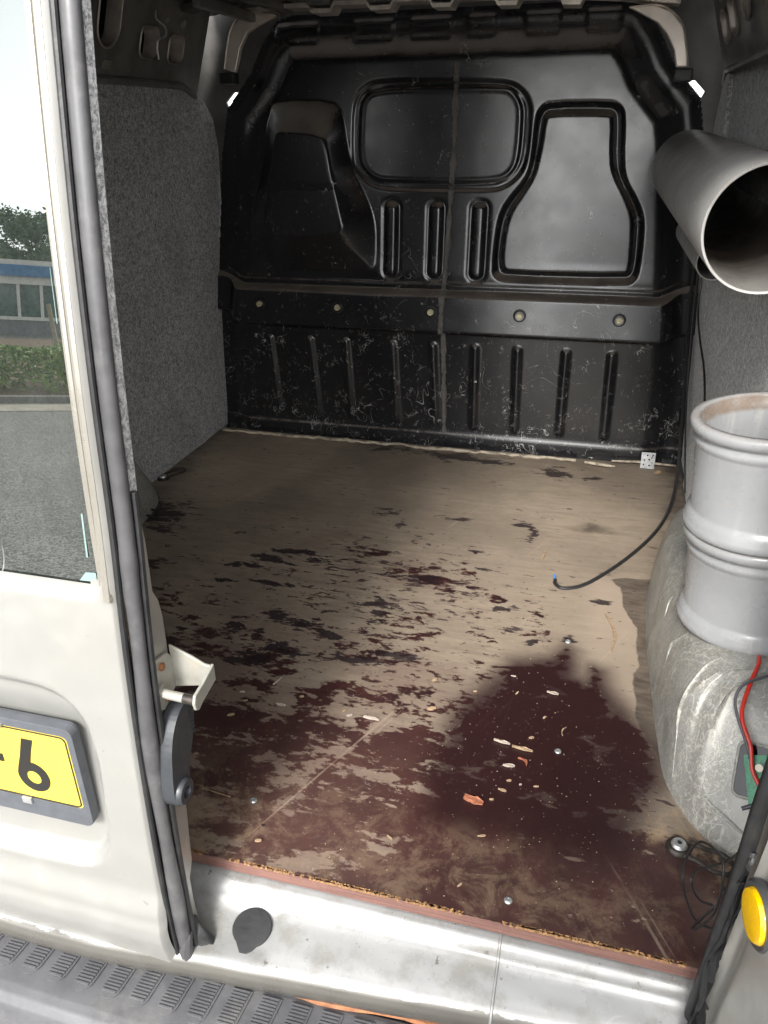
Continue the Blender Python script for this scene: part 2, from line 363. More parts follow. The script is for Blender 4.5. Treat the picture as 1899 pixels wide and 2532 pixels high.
M['wall_grey'] = simple('grey_plinth', (0.16, 0.16, 0.175), 0.8, 0, 0.1, 3, 0.1, 30)
M['wall_white'] = simple('white_cladding', (0.66, 0.64, 0.60), 0.6, 0, 0.1, 3, 0.1, 30)
M['fascia_blue'] = simple('blue_fascia', (0.03, 0.16, 0.36), 0.5, 0, 0.1, 3, 0.05, 30)
M['win_dark'] = simple('dark_window_glass', (0.05, 0.11, 0.10), 0.08, 0, 0.2, 2, 0.0, 3)
M['soil'] = simple('bare_soil', (0.16, 0.10, 0.06), 0.95, 0, 0.5, 6, 0.6, 40, 0.02)
M['stake'] = simple('weathered_stake', (0.30, 0.26, 0.17), 0.85)

# ---------------------------------------------------------------- mesh helpers
def wloc(o):
    v = Vector((0, 0, 0))
    while o is not None: v += o.location; o = o.parent
    return v
def empty(name, loc, label=None, cat=None, group=None):
    o = bpy.data.objects.new(name, None); o.location = loc; o.empty_display_size = 0.1
    C.objects.link(o)
    if label: tag(o, label, cat, group)
    return o
def tag(o, label, cat, group=None):
    o['label'] = label; o['category'] = cat
    if group: o['group'] = group
    return o
def mk(name, verts, faces, mat, parent=None, smooth=False, label=None, normals=None, attrs=None, origin=None):
    """verts in world space; stored relative to the parent (or to an origin)"""
    off = wloc(parent) if parent is not None else Vector(origin or (0, 0, 0))
    V = np.asarray(verts, dtype=float) - np.array(off)
    me = bpy.data.meshes.new(name)
    me.from_pydata(V.tolist(), [], [list(map(int, f)) for f in faces]); me.update()
    if smooth: me.polygons.foreach_set('use_smooth', [True] * len(me.polygons))
    if normals is not None: me.normals_split_custom_set_from_vertices(np.asarray(normals).tolist())
    for k, a in (attrs or {}).items():
        at = me.attributes.new(k, 'FLOAT', 'POINT'); at.data.foreach_set('value', np.asarray(a, dtype=np.float32).ravel())
    if mat: me.materials.append(M[mat] if isinstance(mat, str) else mat)
    o = bpy.data.objects.new(name, me); C.objects.link(o)
    if parent is not None: o.parent = parent
    else: o.location = off
    if label: o['label'] = label
    return o
class Geo:
    """collects pieces of one part"""
    def __init__(s): s.v = []; s.f = []
    def add(s, v, f):
        k = len(s.v); s.v += [tuple(map(float, p)) for p in v]; s.f += [[i + k for i in q] for q in f]; return s
    def box(s, lo, hi, bev=0.0, M4=None):
        bm = bmesh.new(); bmesh.ops.create_cube(bm, size=1)
        c = [(a + b) / 2 for a, b in zip(lo, hi)]; d = [abs(b - a) for a, b in zip(lo, hi)]
        for v in bm.verts: v.co = Vector((v.co[i] * d[i] + c[i] for i in range(3)))
        if bev: bmesh.ops.bevel(bm, geom=bm.edges[:], offset=bev, segments=2, affect='EDGES', profile=0.6)
        if M4 is not None: bm.transform(M4)
        bm.verts.index_update()
        s.add([v.co for v in bm.verts], [[v.index for v in f.verts] for f in bm.faces]); bm.free(); return s
    def tube(s, pts, r, n=10, caps=True, flat=(1, 1), up=(0, 0, 1)):
        P = [Vector(p) for p in pts]; m = len(P)
        R = r if isinstance(r, (list, tuple)) else [r] * m
        vs, fs = [], []; U = Vector(up); prev = None
        for i in range(m):
            T = (P[min(i + 1, m - 1)] - P[max(i - 1, 0)]).normalized()
            a = U.cross(T) if prev is None else prev - T * prev.dot(T)
            if a.length < 1e-5: a = Vector((1, 0, 0)).cross(T)
            if a.length < 1e-5: a = Vector((0, 1, 0)).cross(T)
            a.normalize(); prev = a; b = T.cross(a)
            for k in range(n):
                t = 2 * math.pi * k / n
                vs.append(P[i] + a * math.cos(t) * R[i] * flat[0] + b * math.sin(t) * R[i] * flat[1])
        for i in range(m - 1):
            for k in range(n):
                fs.append([i * n + k, i * n + (k + 1) % n, (i + 1) * n + (k + 1) % n, (i + 1) * n + k])
        if caps: fs.append(list(range(n))[::-1]); fs.append([(m - 1) * n + k for k in range(n)])
        return s.add(vs, fs)
    def lathe(s, prof, M4, n=48, close=False):
        vs, fs = [], []; m = len(prof)
        for r, z in prof:
            for k in range(n):
                t = 2 * math.pi * k / n
                vs.append(M4 @ Vector((r * math.cos(t), r * math.sin(t), z)))
        for i in range(m if close else m - 1):
            j = (i + 1) % m
            for k in range(n):
                fs.append([i * n + k, i * n + (k + 1) % n, j * n + (k + 1) % n, j * n + k])
        return s.add(vs, fs)
    def plate(s, loops, fn, th):
        """2-D outline (first loop) with holes, extruded; fn(u, v, w) -> world point, w from 0 to th"""
        loops = [list(l) for l in loops]
        flat = [p for l in loops for p in l]
        tri = tessellate_polygon([[Vector((u, v, 0)) for u, v in l] for l in loops])
        n = len(flat)
        vs = [fn(u, v, 0) for u, v in flat] + [fn(u, v, th) for u, v in flat]
        fs = [list(t) for t in tri] + [[i + n for i in reversed(t)] for t in tri]
        k = 0
        for l in loops:
            m = len(l)
            for i in range(m): a, b = k + i, k + (i + 1) % m; fs.append([a, b, b + n, a + n])
            k += m
        return s.add(vs, fs)
    def obj(s, name, mat, parent=None, smooth=False, label=None, **kw):
        o = mk(name, s.v, s.f, mat, parent, smooth, label, **kw)
        bm = bmesh.new(); bm.from_mesh(o.data); bmesh.ops.recalc_face_normals(bm, faces=bm.faces[:]); bm.to_mesh(o.data); bm.free()
        if smooth:
            try: o.data.set_sharp_from_angle(angle=math.radians(38))
            except Exception: pass
        return o
def rrect(x0, x1, y0, y1, r, n=5):
    out = []
    for cx, cy, a in ((x1 - r, y1 - r, 0), (x0 + r, y1 - r, 90), (x0 + r, y0 + r, 180), (x1 - r, y0 + r, 270)):
        for k in range(n + 1):
            t = math.radians(a + 90 * k / n); out.append((cx + r * math.cos(t), cy + r * math.sin(t)))
    return out
def circ(cx, cy, r, n=20, ry=None): return [(cx + r * math.cos(2 * math.pi * k / n), cy + (ry or r) * math.sin(2 * math.pi * k / n)) for k in range(n)]
def sdf(px, py, poly):
    """signed distance, positive inside"""
    P = np.asarray(poly, float); n = len(P)
    d = np.full(px.shape, 1e9); inside = np.zeros(px.shape, bool)
    for i in range(n):
        a, b = P[i], P[(i + 1) % n]; e = b - a
        wx, wy = px - a[0], py - a[1]
        t = np.clip((wx * e[0] + wy * e[1]) / (e @ e + 1e-12), 0, 1)
        d = np.minimum(d, (wx - e[0] * t) ** 2 + (wy - e[1] * t) ** 2)
        c = ((a[1] <= py) & (b[1] > py)) | ((b[1] <= py) & (a[1] > py))
        with np.errstate(divide='ignore', invalid='ignore'):
            xi = a[0] + (py - a[1]) * e[0] / (e[1] if abs(e[1]) > 1e-12 else 1e-12)
        inside ^= c & (px < xi)
    d = np.sqrt(d); return np.where(inside, d, -d)
def ss(a, b, x): t = np.clip((x - a) / (b - a), 0, 1); return t * t * (3 - 2 * t)
def smooth_poly(P, it=2):
    P = [tuple(p) for p in P]
    for _ in range(it):
        Q = []
        for i in range(len(P)):
            a, b = P[i], P[(i + 1) % len(P)]
            Q += [(a[0] * .75 + b[0] * .25, a[1] * .75 + b[1] * .25), (a[0] * .25 + b[0] * .75, a[1] * .25 + b[1] * .75)]
        P = Q
    return P
def spline(pts, n=8):
    P = [Vector(p) for p in pts]; out = []
    for i in range(len(P) - 1):
        p0, p1, p2, p3 = P[max(i - 1, 0)], P[i], P[i + 1], P[min(i + 2, len(P) - 1)]
        for k in range(n):
            t = k / n
            out.append(0.5 * ((2 * p1) + (p2 - p0) * t + (2 * p0 - 5 * p1 + 4 * p2 - p3) * t * t + (3 * p1 - p0 - 3 * p2 + p3) * t ** 3))
    return out + [P[-1]]
def wob(x, y, s=1.0, seed=0):
    r = np.random.default_rng(seed); o = 0
    for k in range(7):
        f = s * 2 ** (k * 0.55); a, p, q = r.uniform(0, 6.28, 3)
        o = o + np.sin(f * (x * math.cos(a) + y * math.sin(a)) + p) / (k + 1.5)
    return o / 2.2
def heightfield(name, us, vs, fn, mat, parent, mask=None, regions=(), label=None, flip=False, attrs=None):
    """fn(U, V) -> (..., 3) world points. regions: (name, boolean function of face-centre u, v) become child meshes"""
    U, V = np.meshgrid(us, vs); P = fn(U, V)
    gu = np.gradient(P, axis=1); gv = np.gradient(P, axis=0)
    N = np.cross(gu, gv); N /= np.linalg.norm(N, axis=2, keepdims=True) + 1e-12
    if flip: N = -N
    nv, nu = U.shape
    cu = (U[:-1, :-1] + U[1:, 1:]) / 2; cv = (V[:-1, :-1] + V[1:, 1:]) / 2
    idx = np.arange(nv * nu).reshape(nv, nu)
    Q = np.stack([idx[:-1, :-1], idx[:-1, 1:], idx[1:, 1:], idx[1:, :-1]], -1)
    if flip: Q = Q[..., ::-1]
    owner = np.zeros(cu.shape, int)
    if mask is not None: owner[~mask(cu, cv)] = -1
    for k, rg in enumerate(regions):
        owner[(rg[1](cu, cv)) & (owner == 0)] = k + 1
    P2 = P.reshape(-1, 3); N2 = N.reshape(-1, 3)
    def build(k, nm, mt, par, lb):
        F = Q[owner == k]
        if len(F) == 0: return None
        used, inv = np.unique(F.ravel(), return_inverse=True)
        at = {a: np.asarray(b).reshape(-1)[used] for a, b in (attrs(U, V) if attrs else {}).items()}
        return mk(nm, P2[used], inv.reshape(-1, 4), mt, par, True, lb, N2[used], at)
    base = build(0, name, mat, parent, label)
    for k, rg in enumerate(regions):
        build(k + 1, rg[0], rg[2] if len(rg) > 2 and rg[2] else mat, base, rg[3] if len(rg) > 3 else None)
    return base

# ================================================================ SETTING
GZ = -0.55
def struct(o): o['kind'] = 'structure'; return o
g = 400
ground = struct(mk('ground', [(-g, -g, GZ), (g, -g, GZ), (g, g, GZ), (-g, g, GZ)], [(0, 1, 2, 3)], 'asphalt'))

# the yard that the rear window mirrors: kerb, bed, hedge, building, tree
HD = Vector((-0.631, -0.776, 0)); HT = Vector((0.776, -0.631, 0)); O0 = Vector((-0.53, 0.63, GZ))
def yard(a, b, z): return O0 + HD * a + HT * b + Vector((0, 0, z))
def ybox(G, a0, a1, b0, b1, z0, z1):
    vs = [yard(a, b, z) for z in (z0, z1) for a, b in ((a0, b0), (a1, b0), (a1, b1), (a0, b1))]
    G.add(vs, [(0, 3, 2, 1), (4, 5, 6, 7), (0, 1, 5, 4), (1, 2, 6, 5), (2, 3, 7, 6), (3, 0, 4, 7)]); return G
struct(ybox(Geo(), 7.75, 8.4, -14, 14, -0.02, 0.008).obj('gutter', 'gutter'))
kerb_o = None
kg = Geo()
kerb_e = empty('kerb', yard(8.45, 0, 0)); struct(kerb_e)
for i in range(28):
    b = -14 + i
    ybox(Geo(), 8.4, 8.55, b + 0.004, b + 0.996, -0.05, 0.10).obj('kerb_stone', 'kerb', kerb_e)
struct(ybox(Geo(), 8.55, 24, -14, 14, -0.03, 0.06).obj('planting_bed', 'soil'))

def leaf_cloud(n, fn, size, aspect=0.5):
    G = Geo()
    V = []; F = []
    for i in range(n):
        p, up = fn()
        d = Vector((random.gauss(0, 1), random.gauss(0, 1), random.gauss(0, 0.7))) + up
        d.normalize(); a = d.orthogonal().normalized(); b = d.cross(a)
        t = random.uniform(0, 6.28); a, b = a * math.cos(t) + b * math.sin(t), b * math.cos(t) - a * math.sin(t)
        s = size * random.uniform(0.6, 1.4); k = len(V)
        V += [p - a * s, p + b * s * aspect, p + a * s + d * s * 0.2, p - b * s * aspect]; F.append((k, k + 1, k + 2, k + 3))
    return V, F
def hedge_pt():
    a = random.uniform(9.0, 10.6); b = random.uniform(-7, 7)
    h = 0.62 + 0.07 * math.sin(b * 2.1) + 0.05 * math.sin(b * 5.3 + a)
    e = min(a - 9.0, 10.6 - a); h *= min(1, 0.35 + e * 3)
    z = h * (1 - random.random() ** 2.2 * 0.95)
    return yard(a, b, z + 0.06), Vector((0.2, 0.2, 0.6))
V, F = leaf_cloud(26000, hedge_pt, 0.045, 0.35)
hd = empty('hedge', yard(9.8, 0, 0), 'low green clipped hedge behind the kerb, mirrored in the rear window', 'hedge')
mk('foliage', V, F, 'hedge', hd)
for i in range(26):
    b = -6.8 + i * 0.54; a = random.uniform(9.4, 10.2)
    Geo().tube([yard(a, b, 0.02), yard(a + random.uniform(-.1, .1), b + random.uniform(-.1, .1), 0.5)], [0.02, 0.008], 6).obj('stem', 'bark', hd)
st = Geo().tube([yard(10.9, 0.42, 0.0), yard(11.05, 0.28, 1.35)], 0.03, 8).obj('stake', 'stake')
tag(st, 'thin leaning wooden stake behind the hedge, mirrored in the rear window', 'stake')

bld = empty('low_building', yard(28, 0, 0), 'low grey building with white window band and blue fascia, mirrored in the window', 'building')
ybox(Geo(), 28, 38, -9, 9, 0, 0.62).obj('plinth', 'wall_grey', bld)
ybox(Geo(), 28.25, 38, -9, 9, 0.62, 2.3).obj('wall', 'win_dark', bld)
ybox(Geo(), 27.95, 38.05, -9.05, 9.05, 2.2, 2.40).obj('cladding', 'wall_white', bld)
ybox(Geo(), 27.80, 38.1, -9.1, 9.1, 2.40, 2.85).obj('fascia', 'fascia_blue', bld)
ybox(Geo(), 27.85, 38.05, -9.05, 9.05, 2.85, 3.05).obj('roof_edge', 'wall_white', bld)
ybox(Geo(), 27.92, 28.3, -9.05, 9.05, 0.62, 0.76).obj('sill', 'wall_white', bld)
ybox(Geo(), 27.94, 28.3, -9.05, 9.05, 2.08, 2.2).obj('lintel', 'wall_white', bld)
for i in range(25):
    b = -8.6 + i * 0.7
    w = Geo()
    ybox(w, 28.14, 28.17, b + 0.06, b + 0.64, 0.80, 2.06)
    wo_ = w.obj('window', 'win_dark', bld)
    fr = Geo(); ybox(fr, 28.0, 28.2, b - 0.05, b + 0.05, 0.76, 2.08)
    fr.obj('mullion', 'wall_white', bld)
tr = empty('small_tree', yard(35.5, -0.1, 0), 'small leafy green tree rising behind the low building, mirrored in the window', 'tree')
# stands behind the building
for ob in (tr,): ob.location = yard(40, 0.35, 0)
TB = yard(40, 0.35, 0)
G = Geo(); G.tube([TB, TB + Vector((0.05, 0, 2)), TB + Vector((-0.05, 0.1, 4.2))], [0.13, 0.10, 0.05], 8)
tips = []
for i in range(16):
    a = i * 2.4; z = 2.2 + 3.0 * (i / 16); r = 1.5 * math.sin(math.pi * (0.25 + 0.6 * i / 16)) + 0.2
    e = TB + Vector((math.cos(a) * r, math.sin(a) * r, z + random.uniform(0.5, 1.3)))
    G.tube([TB + Vector((0, 0, z - 0.3)), (TB + Vector((0, 0, z)) + e) / 2 + Vector((0, 0, .15)), e], [0.05, 0.03, 0.012], 5)
    tips.append(e)
G.obj('trunk', 'bark', tr)
tips += [TB + Vector((random.gauss(0, .8), random.gauss(0, .8), random.uniform(3.2, 6.2))) for _ in range(16)]
def tree_pt():
    c = random.choice(tips); d = Vector((random.gauss(0, 1), random.gauss(0, 1), random.gauss(0, .8))) * 0.33
    return c + d, Vector((0, 0, .5))
V, F = leaf_cloud(13000, tree_pt, 0.10, 0.55)
mk('crown', V, F, 'leaf', tr)

# ================================================================ THE VAN
XC, YB = -0.47, 2.36
van = empty('van', (XC, 1.4, GZ), 'champagne silver panel van seen into its empty load space, right rear door open', 'van')

# ---- bulkhead
right_half = [(.31, -.3), (.31, .25), (.275, .57), (.24, .886), (.21, 1.014), (.156, 1.072), (.123, 1.108), (.10, 1.15), (.08, 1.18), (.036, 1.232), (-.02, 1.245)]
OUT = right_half + [(2 * XC - x, z) for x, z in reversed(right_half)]
winO = smooth_poly([(-.292, 1.064), (-.257, 1.046), (-.234, 1.02), (-.225, .985), (-.226, .877), (-.243, .831), (-.282, .798), (-.333, .786), (-.64, .789), (-.69, .803), (-.727, .835), (-.744, .866), (-.74, 1.003), (-.724, 1.043), (-.69, 1.068), (-.65, 1.074), (-.45, 1.072)])
winI = smooth_poly([(-.306, 1.048), (-.276, 1.035), (-.257, 1.007), (-.253, .976), (-.254, .877), (-.267, .84), (-.298, .817), (-.397, .812), (-.64, .814), (-.676, .822), (-.703, .845), (-.719, .872), (-.715, 1.0), (-.703, 1.030), (-.68, 1.047), (-.6, 1.052)])
botO = smooth_poly([(-.213, .976), (-.205, .997), (-.182, 1.012), (-.018, 1.011), (.007, 1.0), (.021, .981), (.031, .858), (.046, .813), (.077, .772), (.1, .73), (.108, .683), (.109, .585), (.101, .552), (.077, .541), (-.262, .54), (-.297, .547), (-.309, .572), (-.304, .685), (-.294, .735), (-.27, .774), (-.232, .817), (-.219, .85), (-.216, .905)], 1)
botI = smooth_poly([(-.189, .969), (-.178, .983), (-.019, .981), (-.009, .973), (-.001, .867), (.013, .827), (.049, .772), (.071, .73), (.078, .697), (.084, .584), (.073, .571), (-.263, .569), (-.28, .581), (-.283, .625), (-.278, .686), (-.265, .735), (-.235, .779), (-.21, .822), (-.202, .85), (-.193, .904)], 1)
bulO = smooth_poly([(-1.0, 1.01), (-.96, 1.028), (-.80, 1.024), (-.772, 1.0), (-.764, .96), (-.759, .911), (-.743, .843), (-.708, .787), (-.683, .736), (-.670, .688), (-.667, .60), (-.672, .566), (-.70, .556), (-1.06, .555), (-1.085, .60), (-1.08, .72), (-1.03, .85)], 1)
bulI = smooth_poly([(-.954, .943), (-.94, .950), (-.815, .938), (-.804, .922), (-.796, .891), (-.786, .828), (-.775, .792), (-.757, .708), (-.750, .690), (-.765, .668), (-.97, .661), (-1.0, .68), (-1.0, .75), (-.97, .85)], 1)
SLOTS = [(-.640, -.598), (-.503, -.461), (-.376, -.334)]
RIBS = [(-1.036, -1.019), (-.895, -.875), (-.772, -.758), (-.615, -.602), (-.484, -.468), (-.349, -.344), (-.217, -.210), (-.071, -.069), (.062, .068)]
def rib_sd(x, z, xt, xb, w):
    t = np.clip((.350 - z) / .285, 0, 1); xm = xt + (xb - xt) * t
    zc = np.clip(z, .066 + w, .350 - w)
    return w - np.hypot(x - xm, z - zc)
def rbox(x, z, x0, x1, z0, z1, r):
    qx = np.abs(x - (x0 + x1) / 2) - (x1 - x0) / 2 + r; qz = np.abs(z - (z0 + z1) / 2) - (z1 - z0) / 2 + r
    return r - np.hypot(np.maximum(qx, 0), np.maximum(qz, 0)) - np.minimum(np.maximum(qx, qz), 0)
def chan(dO, dI, depth, w1, w2): return -depth * ss(0, w1, dO) * ss(0, w2, -dI)
def led_ends(x): return ss(.30, .165, x) * ss(-1.235, -1.12, x)
def bulk_d(x, z):
    di = sdf(x, z, OUT)
    d = -.032 * (1 - ss(.045, .125, di))
    d = d - .006 * (1 - ss(.0, .03, di))
    d += .0010 * wob(x, z, 6, 3) - .052 * np.tanh(np.clip(z - .52, 0, None) / .46) * ss(.52, .60, z)
    d += chan(sdf(x, z, botO), sdf(x, z, botI), .022, .012, .008)
    a, b = sdf(x, z, winO), sdf(x, z, winI)
    d += -.010 * ss(0, .006, a) * ss(0, .006, -b) + .008 * np.exp(-((a - .012) / .0035) ** 2) - .003 * ss(0, .01, b)
    a, b = sdf(x, z, bulO), sdf(x, z, bulI)
    f = np.where(b > 0, 1.0, np.clip(a, 0, None) / (np.clip(a, 0, None) + np.clip(-b, 0, None) + 1e-6))
    d += .070 * f
    d += -.004 * np.exp(-((z - .80) / .004) ** 2) * (b > .005)
    for x0, x1 in SLOTS:
        q = rbox(x, z, x0, x1, .545, .756, .016)
        d += .010 * ss(0, .010, q) - .006 * np.exp(-((q + .002) / .005) ** 2)
    for xt, xb in RIBS:
        q = rib_sd(x, z, xt, xb, .0145)
        d += .009 * ss(0, .010, q)
    # ledge with a sharp lower edge and a lipped top
    up = .507 + .028 * ss(-1.11, -1.20, x) + .03 * ss(.16, .26, x)
    lo = .383 + .030 * ss(-1.11, -1.19, x) + .02 * ss(.17, .27, x)
    ins = ss(lo - .003, lo + .004, z) * ss(up + .004, up - .010, z)
    d = np.where(ins > 0, np.maximum(d, d * (1 - ins) + (.048 - .15 * np.clip(z - .383, 0, .125) - .05 * (1 - ss(.045, .10, di))) * ins), d)
    d += .006 * np.exp(-((z - up - .014) / .006) ** 2) * led_ends(x)
    # fold under the ribs, foot
    d += .006 * ss(.055, .040, z)
    # pressed squares along the top
    for x0, x1 in ((-.98, -.84), (-.745, -.62), (-.58, -.455), (-.42, -.335), (-.265, -.165), (-.105, -.01)):
        d += .0035 * ss(0, .008, rbox(x, z, x0, x1, 1.168, 1.226, .012))
    return d
def blur(d):
    for ax_ in (0, 1):
        p = np.pad(d, [(1, 1) if k == ax_ else (0, 0) for k in (0, 1)], 'edge')
        d = .25 * np.take(p, range(0, d.shape[ax_]), ax_) + .5 * d + .25 * np.take(p, range(2, d.shape[ax_] + 2), ax_)
    return d
def bulk_fn(x, z): return np.stack([x, YB - blur(blur(bulk_d(x, z))), z], -1)
regs = [('window_panel', lambda x, z: sdf(x, z, winI) > 0), ('seat_panel', lambda x, z: sdf(x, z, botI) > 0), ('seat_bulge', lambda x, z: sdf(x, z, bulO) > 0)]
for s_ in SLOTS: regs.append(('slot_rib', lambda x, z, s_=s_: rbox(x, z, s_[0], s_[1], .545, .756, .016) > 0))
for r_ in RIBS: regs.append(('rib', lambda x, z, r_=r_: rib_sd(x, z, r_[0], r_[1], .0145) > 0))
regs.append(('ledge', lambda x, z: (z > .385) & (z < .508)))
bulk = heightfield('bulkhead', np.arange(-1.27, .315, .0036), np.arange(-.03, 1.26, .0036), bulk_fn, 'black', van,
                   mask=lambda x, z: sdf(x, z, OUT) > 0, regions=regs, label='black pressed steel bulkhead with a scuffed ledge')
def bulk_pt(x, z): d = float(bulk_d(np.array([[x]]), np.array([[z]]))[0, 0]); return Vector((x, YB - d, z))
for x, z in ((-1.045, .453), (-.782, .452), (-.484, .450), (-.215, .450), (.070, .450)):
    p = Vector((x, YB - .038, z)); Mx = Matrix.Translation(p) @ Matrix.Rotation(math.radians(90), 4, 'X')
    G = Geo().lathe([(0.0, .006), (.004, .006), (.0045, .009), (.009, .009), (.0095, .0), (.0, -.002)], Mx, 20)
    b_ = G.obj('bolt', 'brass', bulk, True)
    Geo().lathe([(.0125, -.001), (.0155, .003), (.0185, .0025), (.0195, -.001)], Mx, 24).obj('bolt_ring', 'dark_rubber', bulk, True)
# ragged sealer seam down the middle
sm = Geo(); vs, fs = [], []
zz = np.arange(.05, 1.115, .006)
for i, z in enumerate(zz):
    xm = -.438 + (-.452 + .438) * (1 if z < .5 else max(0, (0.9 - z) / .4)) + .012 * max(0, (.4 - z) / .35)
    w = .0085 + .003 * math.sin(z * 61) * math.sin(z * 23) + random.uniform(-.0015, .0015)
    dl = .0035
    for k, xx in enumerate((xm - w, xm - w * .6, xm + w * .6, xm + w)):
        p = bulk_pt(xx, z); vs.append((xx, p.y - (dl if k in (1, 2) else -.001), z))
    if i: fs += [(4 * i - 4 + k, 4 * i - 3 + k, 4 * i + 1 + k, 4 * i + k) for k in range(3)]
sm.add(vs, fs).obj('seam', 'seam', bulk, True)
# torn cream foam along the foot
G = Geo(); pts = []
for i, x in enumerate(np.arange(-1.23, .0, .02)):
    pts.append((x, 2.325 + random.uniform(-.004, .004), .004 + random.uniform(-.003, .004)))
G.tube(pts, [random.uniform(.003, .0062) for _ in pts], 6)
G.obj('foam_strip', 'foam', van, True, 'torn cream foam strip along the bulkhead foot')
Geo().tube([(.02, 2.315, .006), (.06, 2.29, .014), (.11, 2.30, .006)], [.004, .006, .003], 6).obj('foam_strip', 'foam', van, True)
Geo().tube([(.10, 2.335, .010), (.18, 2.335, .014), (.29, 2.335, .012)], [.003, .004, .003], 6).obj('foam_strip', 'foam', van, True)

# ---- header over the bulkhead, corner brackets, roof
wave = [(-1.05, 1.236), (-.907, 1.246), (-.827, 1.244), (-.816, 1.231), (-.764, 1.230), (-.753, 1.246), (-.662, 1.244), (-.652, 1.231), (-.600, 1.231), (-.590, 1.246), (-.498, 1.246), (-.486, 1.230), (-.439, 1.229), (-.429, 1.247), (-.333, 1.246), (-.318, 1.227), (-.272, 1.226), (-.262, 1.243), (-.168, 1.240), (-.158, 1.222), (-.115, 1.220), (-.106, 1.237), (-.015, 1.230), (.07, 1.218), (.12, 1.212)]
def ribbon(pts, y0, y1, th):
    vs, fs = [], []
    for i, (x, z) in enumerate(pts):
        vs += [(x, y0, z), (x, y1, z), (x, y1, z + th), (x, y0, z + th)]
        if i:
            a, b = 4 * i - 4, 4 * i
            fs += [(a + k, a + (k + 1) % 4, b + (k + 1) % 4, b + k) for k in range(4)]
    fs += [(0, 1, 2, 3), tuple(range(4 * len(pts) - 4, 4 * len(pts)))]
    return Geo().add(vs, fs)
hdr = ribbon(wave, 2.375, 2.30, .010).obj('header_trim', 'beige_trim', van)
ribbon([(x, z + .016) for x, z in wave], 2.37, 2.27, .004).obj('header_flange', 'rail', hdr)
brL = [(-1.096, 1.110), (-1.082, 1.164), (-1.064, 1.209), (-1.030, 1.237), (-.968, 1.238), (-.928, 1.232), (-.986, 1.211), (-1.018, 1.195), (-1.043, 1.159), (-1.054, 1.126), (-1.065, 1.100)]
brR = [(.003, 1.212), (.064, 1.215), (.104, 1.2), (.135, 1.168), (.153, 1.109), (.159, 1.081), (.131, 1.08), (.121, 1.118), (.098, 1.154), (.073, 1.178), (.031, 1.199)]
for P in (brL, brR):
    cx = sum(p[0] for p in P) / len(P); n_ = len(P)
    br = Geo().plate([P], lambda u, v, w: (u, 2.345 - w, v), .018).obj('corner_bracket', 'beige', van, label='beige curved corner bracket above the bulkhead')
    bv = br.modifiers.new('bevel', 'BEVEL'); bv.width = .003; bv.segments = 2; bv.limit_method = 'ANGLE'
    edge = [(u, 2.345 - .019, v) for u, v in (P[:6] if P is brL else P[:6])]
    Geo().tube(spline(edge, 4), .0022, 6).obj('bracket_lip', 'beige_trim', br, True)
# black clip under each bracket
for x, z in ((-1.085, 1.088), (.150, 1.063)):
    Geo().box((x - .022, 2.31, z - .016), (x + .022, 2.35, z + .014), .004).obj('bracket_clip', 'dark_rubber', van)

def roof_z(x): return 1.325 - .10 * ((x - XC) / .75) ** 2
rx = np.linspace(-1.17, .23, 60)
roof = heightfield('roof', rx, np.linspace(.72, 2.40, 50), lambda x, y: np.stack([x, y, roof_z(x) + .012 * np.abs(np.sin((x - XC) * 19)) ** .7 + 0 * y], -1), 'headroom', van, flip=True)
for y in (.80, 1.15, 1.5, 1.85, 2.18):
    pts = [(x, roof_z(x) - .018) for x in np.linspace(-1.12, .18, 22)]
    ribbon(pts, y - .03, y + .03, .012).obj('roof_bow', 'headroom', roof)
G = Geo()
for i in range(12):
    x = -1.0 + i * .095
    G = Geo().box((x - .012, 2.0, roof_z(x) - .055), (x + .012, 2.372, roof_z(x) - .03), .004)
    G.obj('roof_rib', 'rail', roof)

Geo().box((-1.08, .70, 1.255), (.14, .80, 1.30), .01).obj('rear_header', 'rail', van)
Geo().plate([[(x, roof_z(x) + .03) for x in np.linspace(-1.17, .23, 16)] + [(.23, 1.15), (-1.17, 1.15)]], lambda u, v, w: (u, 2.462 + w, v), .02).obj('front_header', 'headroom', van)
# ---- roof rails with their punched holes (bottom edge outboard, leaning in to the roof)
def rail(side, holes, ylo, yhi, nm_label):
    def fn(u, v, w):    # u along y, v height 0..0.21
        x = XC + side * (.715 - .34 * v - .0 * u); return Vector((x - side * w, u, 1.072 + v))
    outer = [(ylo, 0), (yhi - .10, -.002), (yhi - .03, -.02), (yhi, -.06), (yhi, .21), (ylo, .21)]
    r = Geo().plate([outer] + holes, fn, -.012).obj('roof_rail', 'rail', van, label=nm_label)
    bv = r.modifiers.new('bevel', 'BEVEL'); bv.width = .004; bv.segments = 2; bv.limit_method = 'ANGLE'
    Geo().plate([[(ylo, -.01), (yhi, -.01), (yhi, .21), (ylo, .21)]], lambda u, v, w: fn(u, v, -.06 + w), -.01).obj('rail_backing', 'hole', r)
    for h in holes:                                     # turned-in flange round each hole
        c = (sum(p[0] for p in h) / len(h), sum(p[1] for p in h) / len(h))
        vs, fs = [], []; m = len(h)
        for w, k in ((.004, 1.10), (.007, 1.05), (.003, 1.0), (-.035, .97)):
            vs += [fn(c[0] + (p[0] - c[0]) * k, c[1] + (p[1] - c[1]) * k, w) for p in h]
        for j in range(3):
            fs += [(j * m + i, j * m + (i + 1) % m, (j + 1) * m + (i + 1) % m, (j + 1) * m + i) for i in range(m)]
        Geo().add(vs, fs).obj('hole_flange', 'flange', r, True)
    Geo().tube([fn(ylo, -.004, .004), fn(yhi - .1, -.006, .004), fn(yhi - .02, -.03, .004)], .009, 8).obj('rail_edge', 'rail', r, True)
    return r
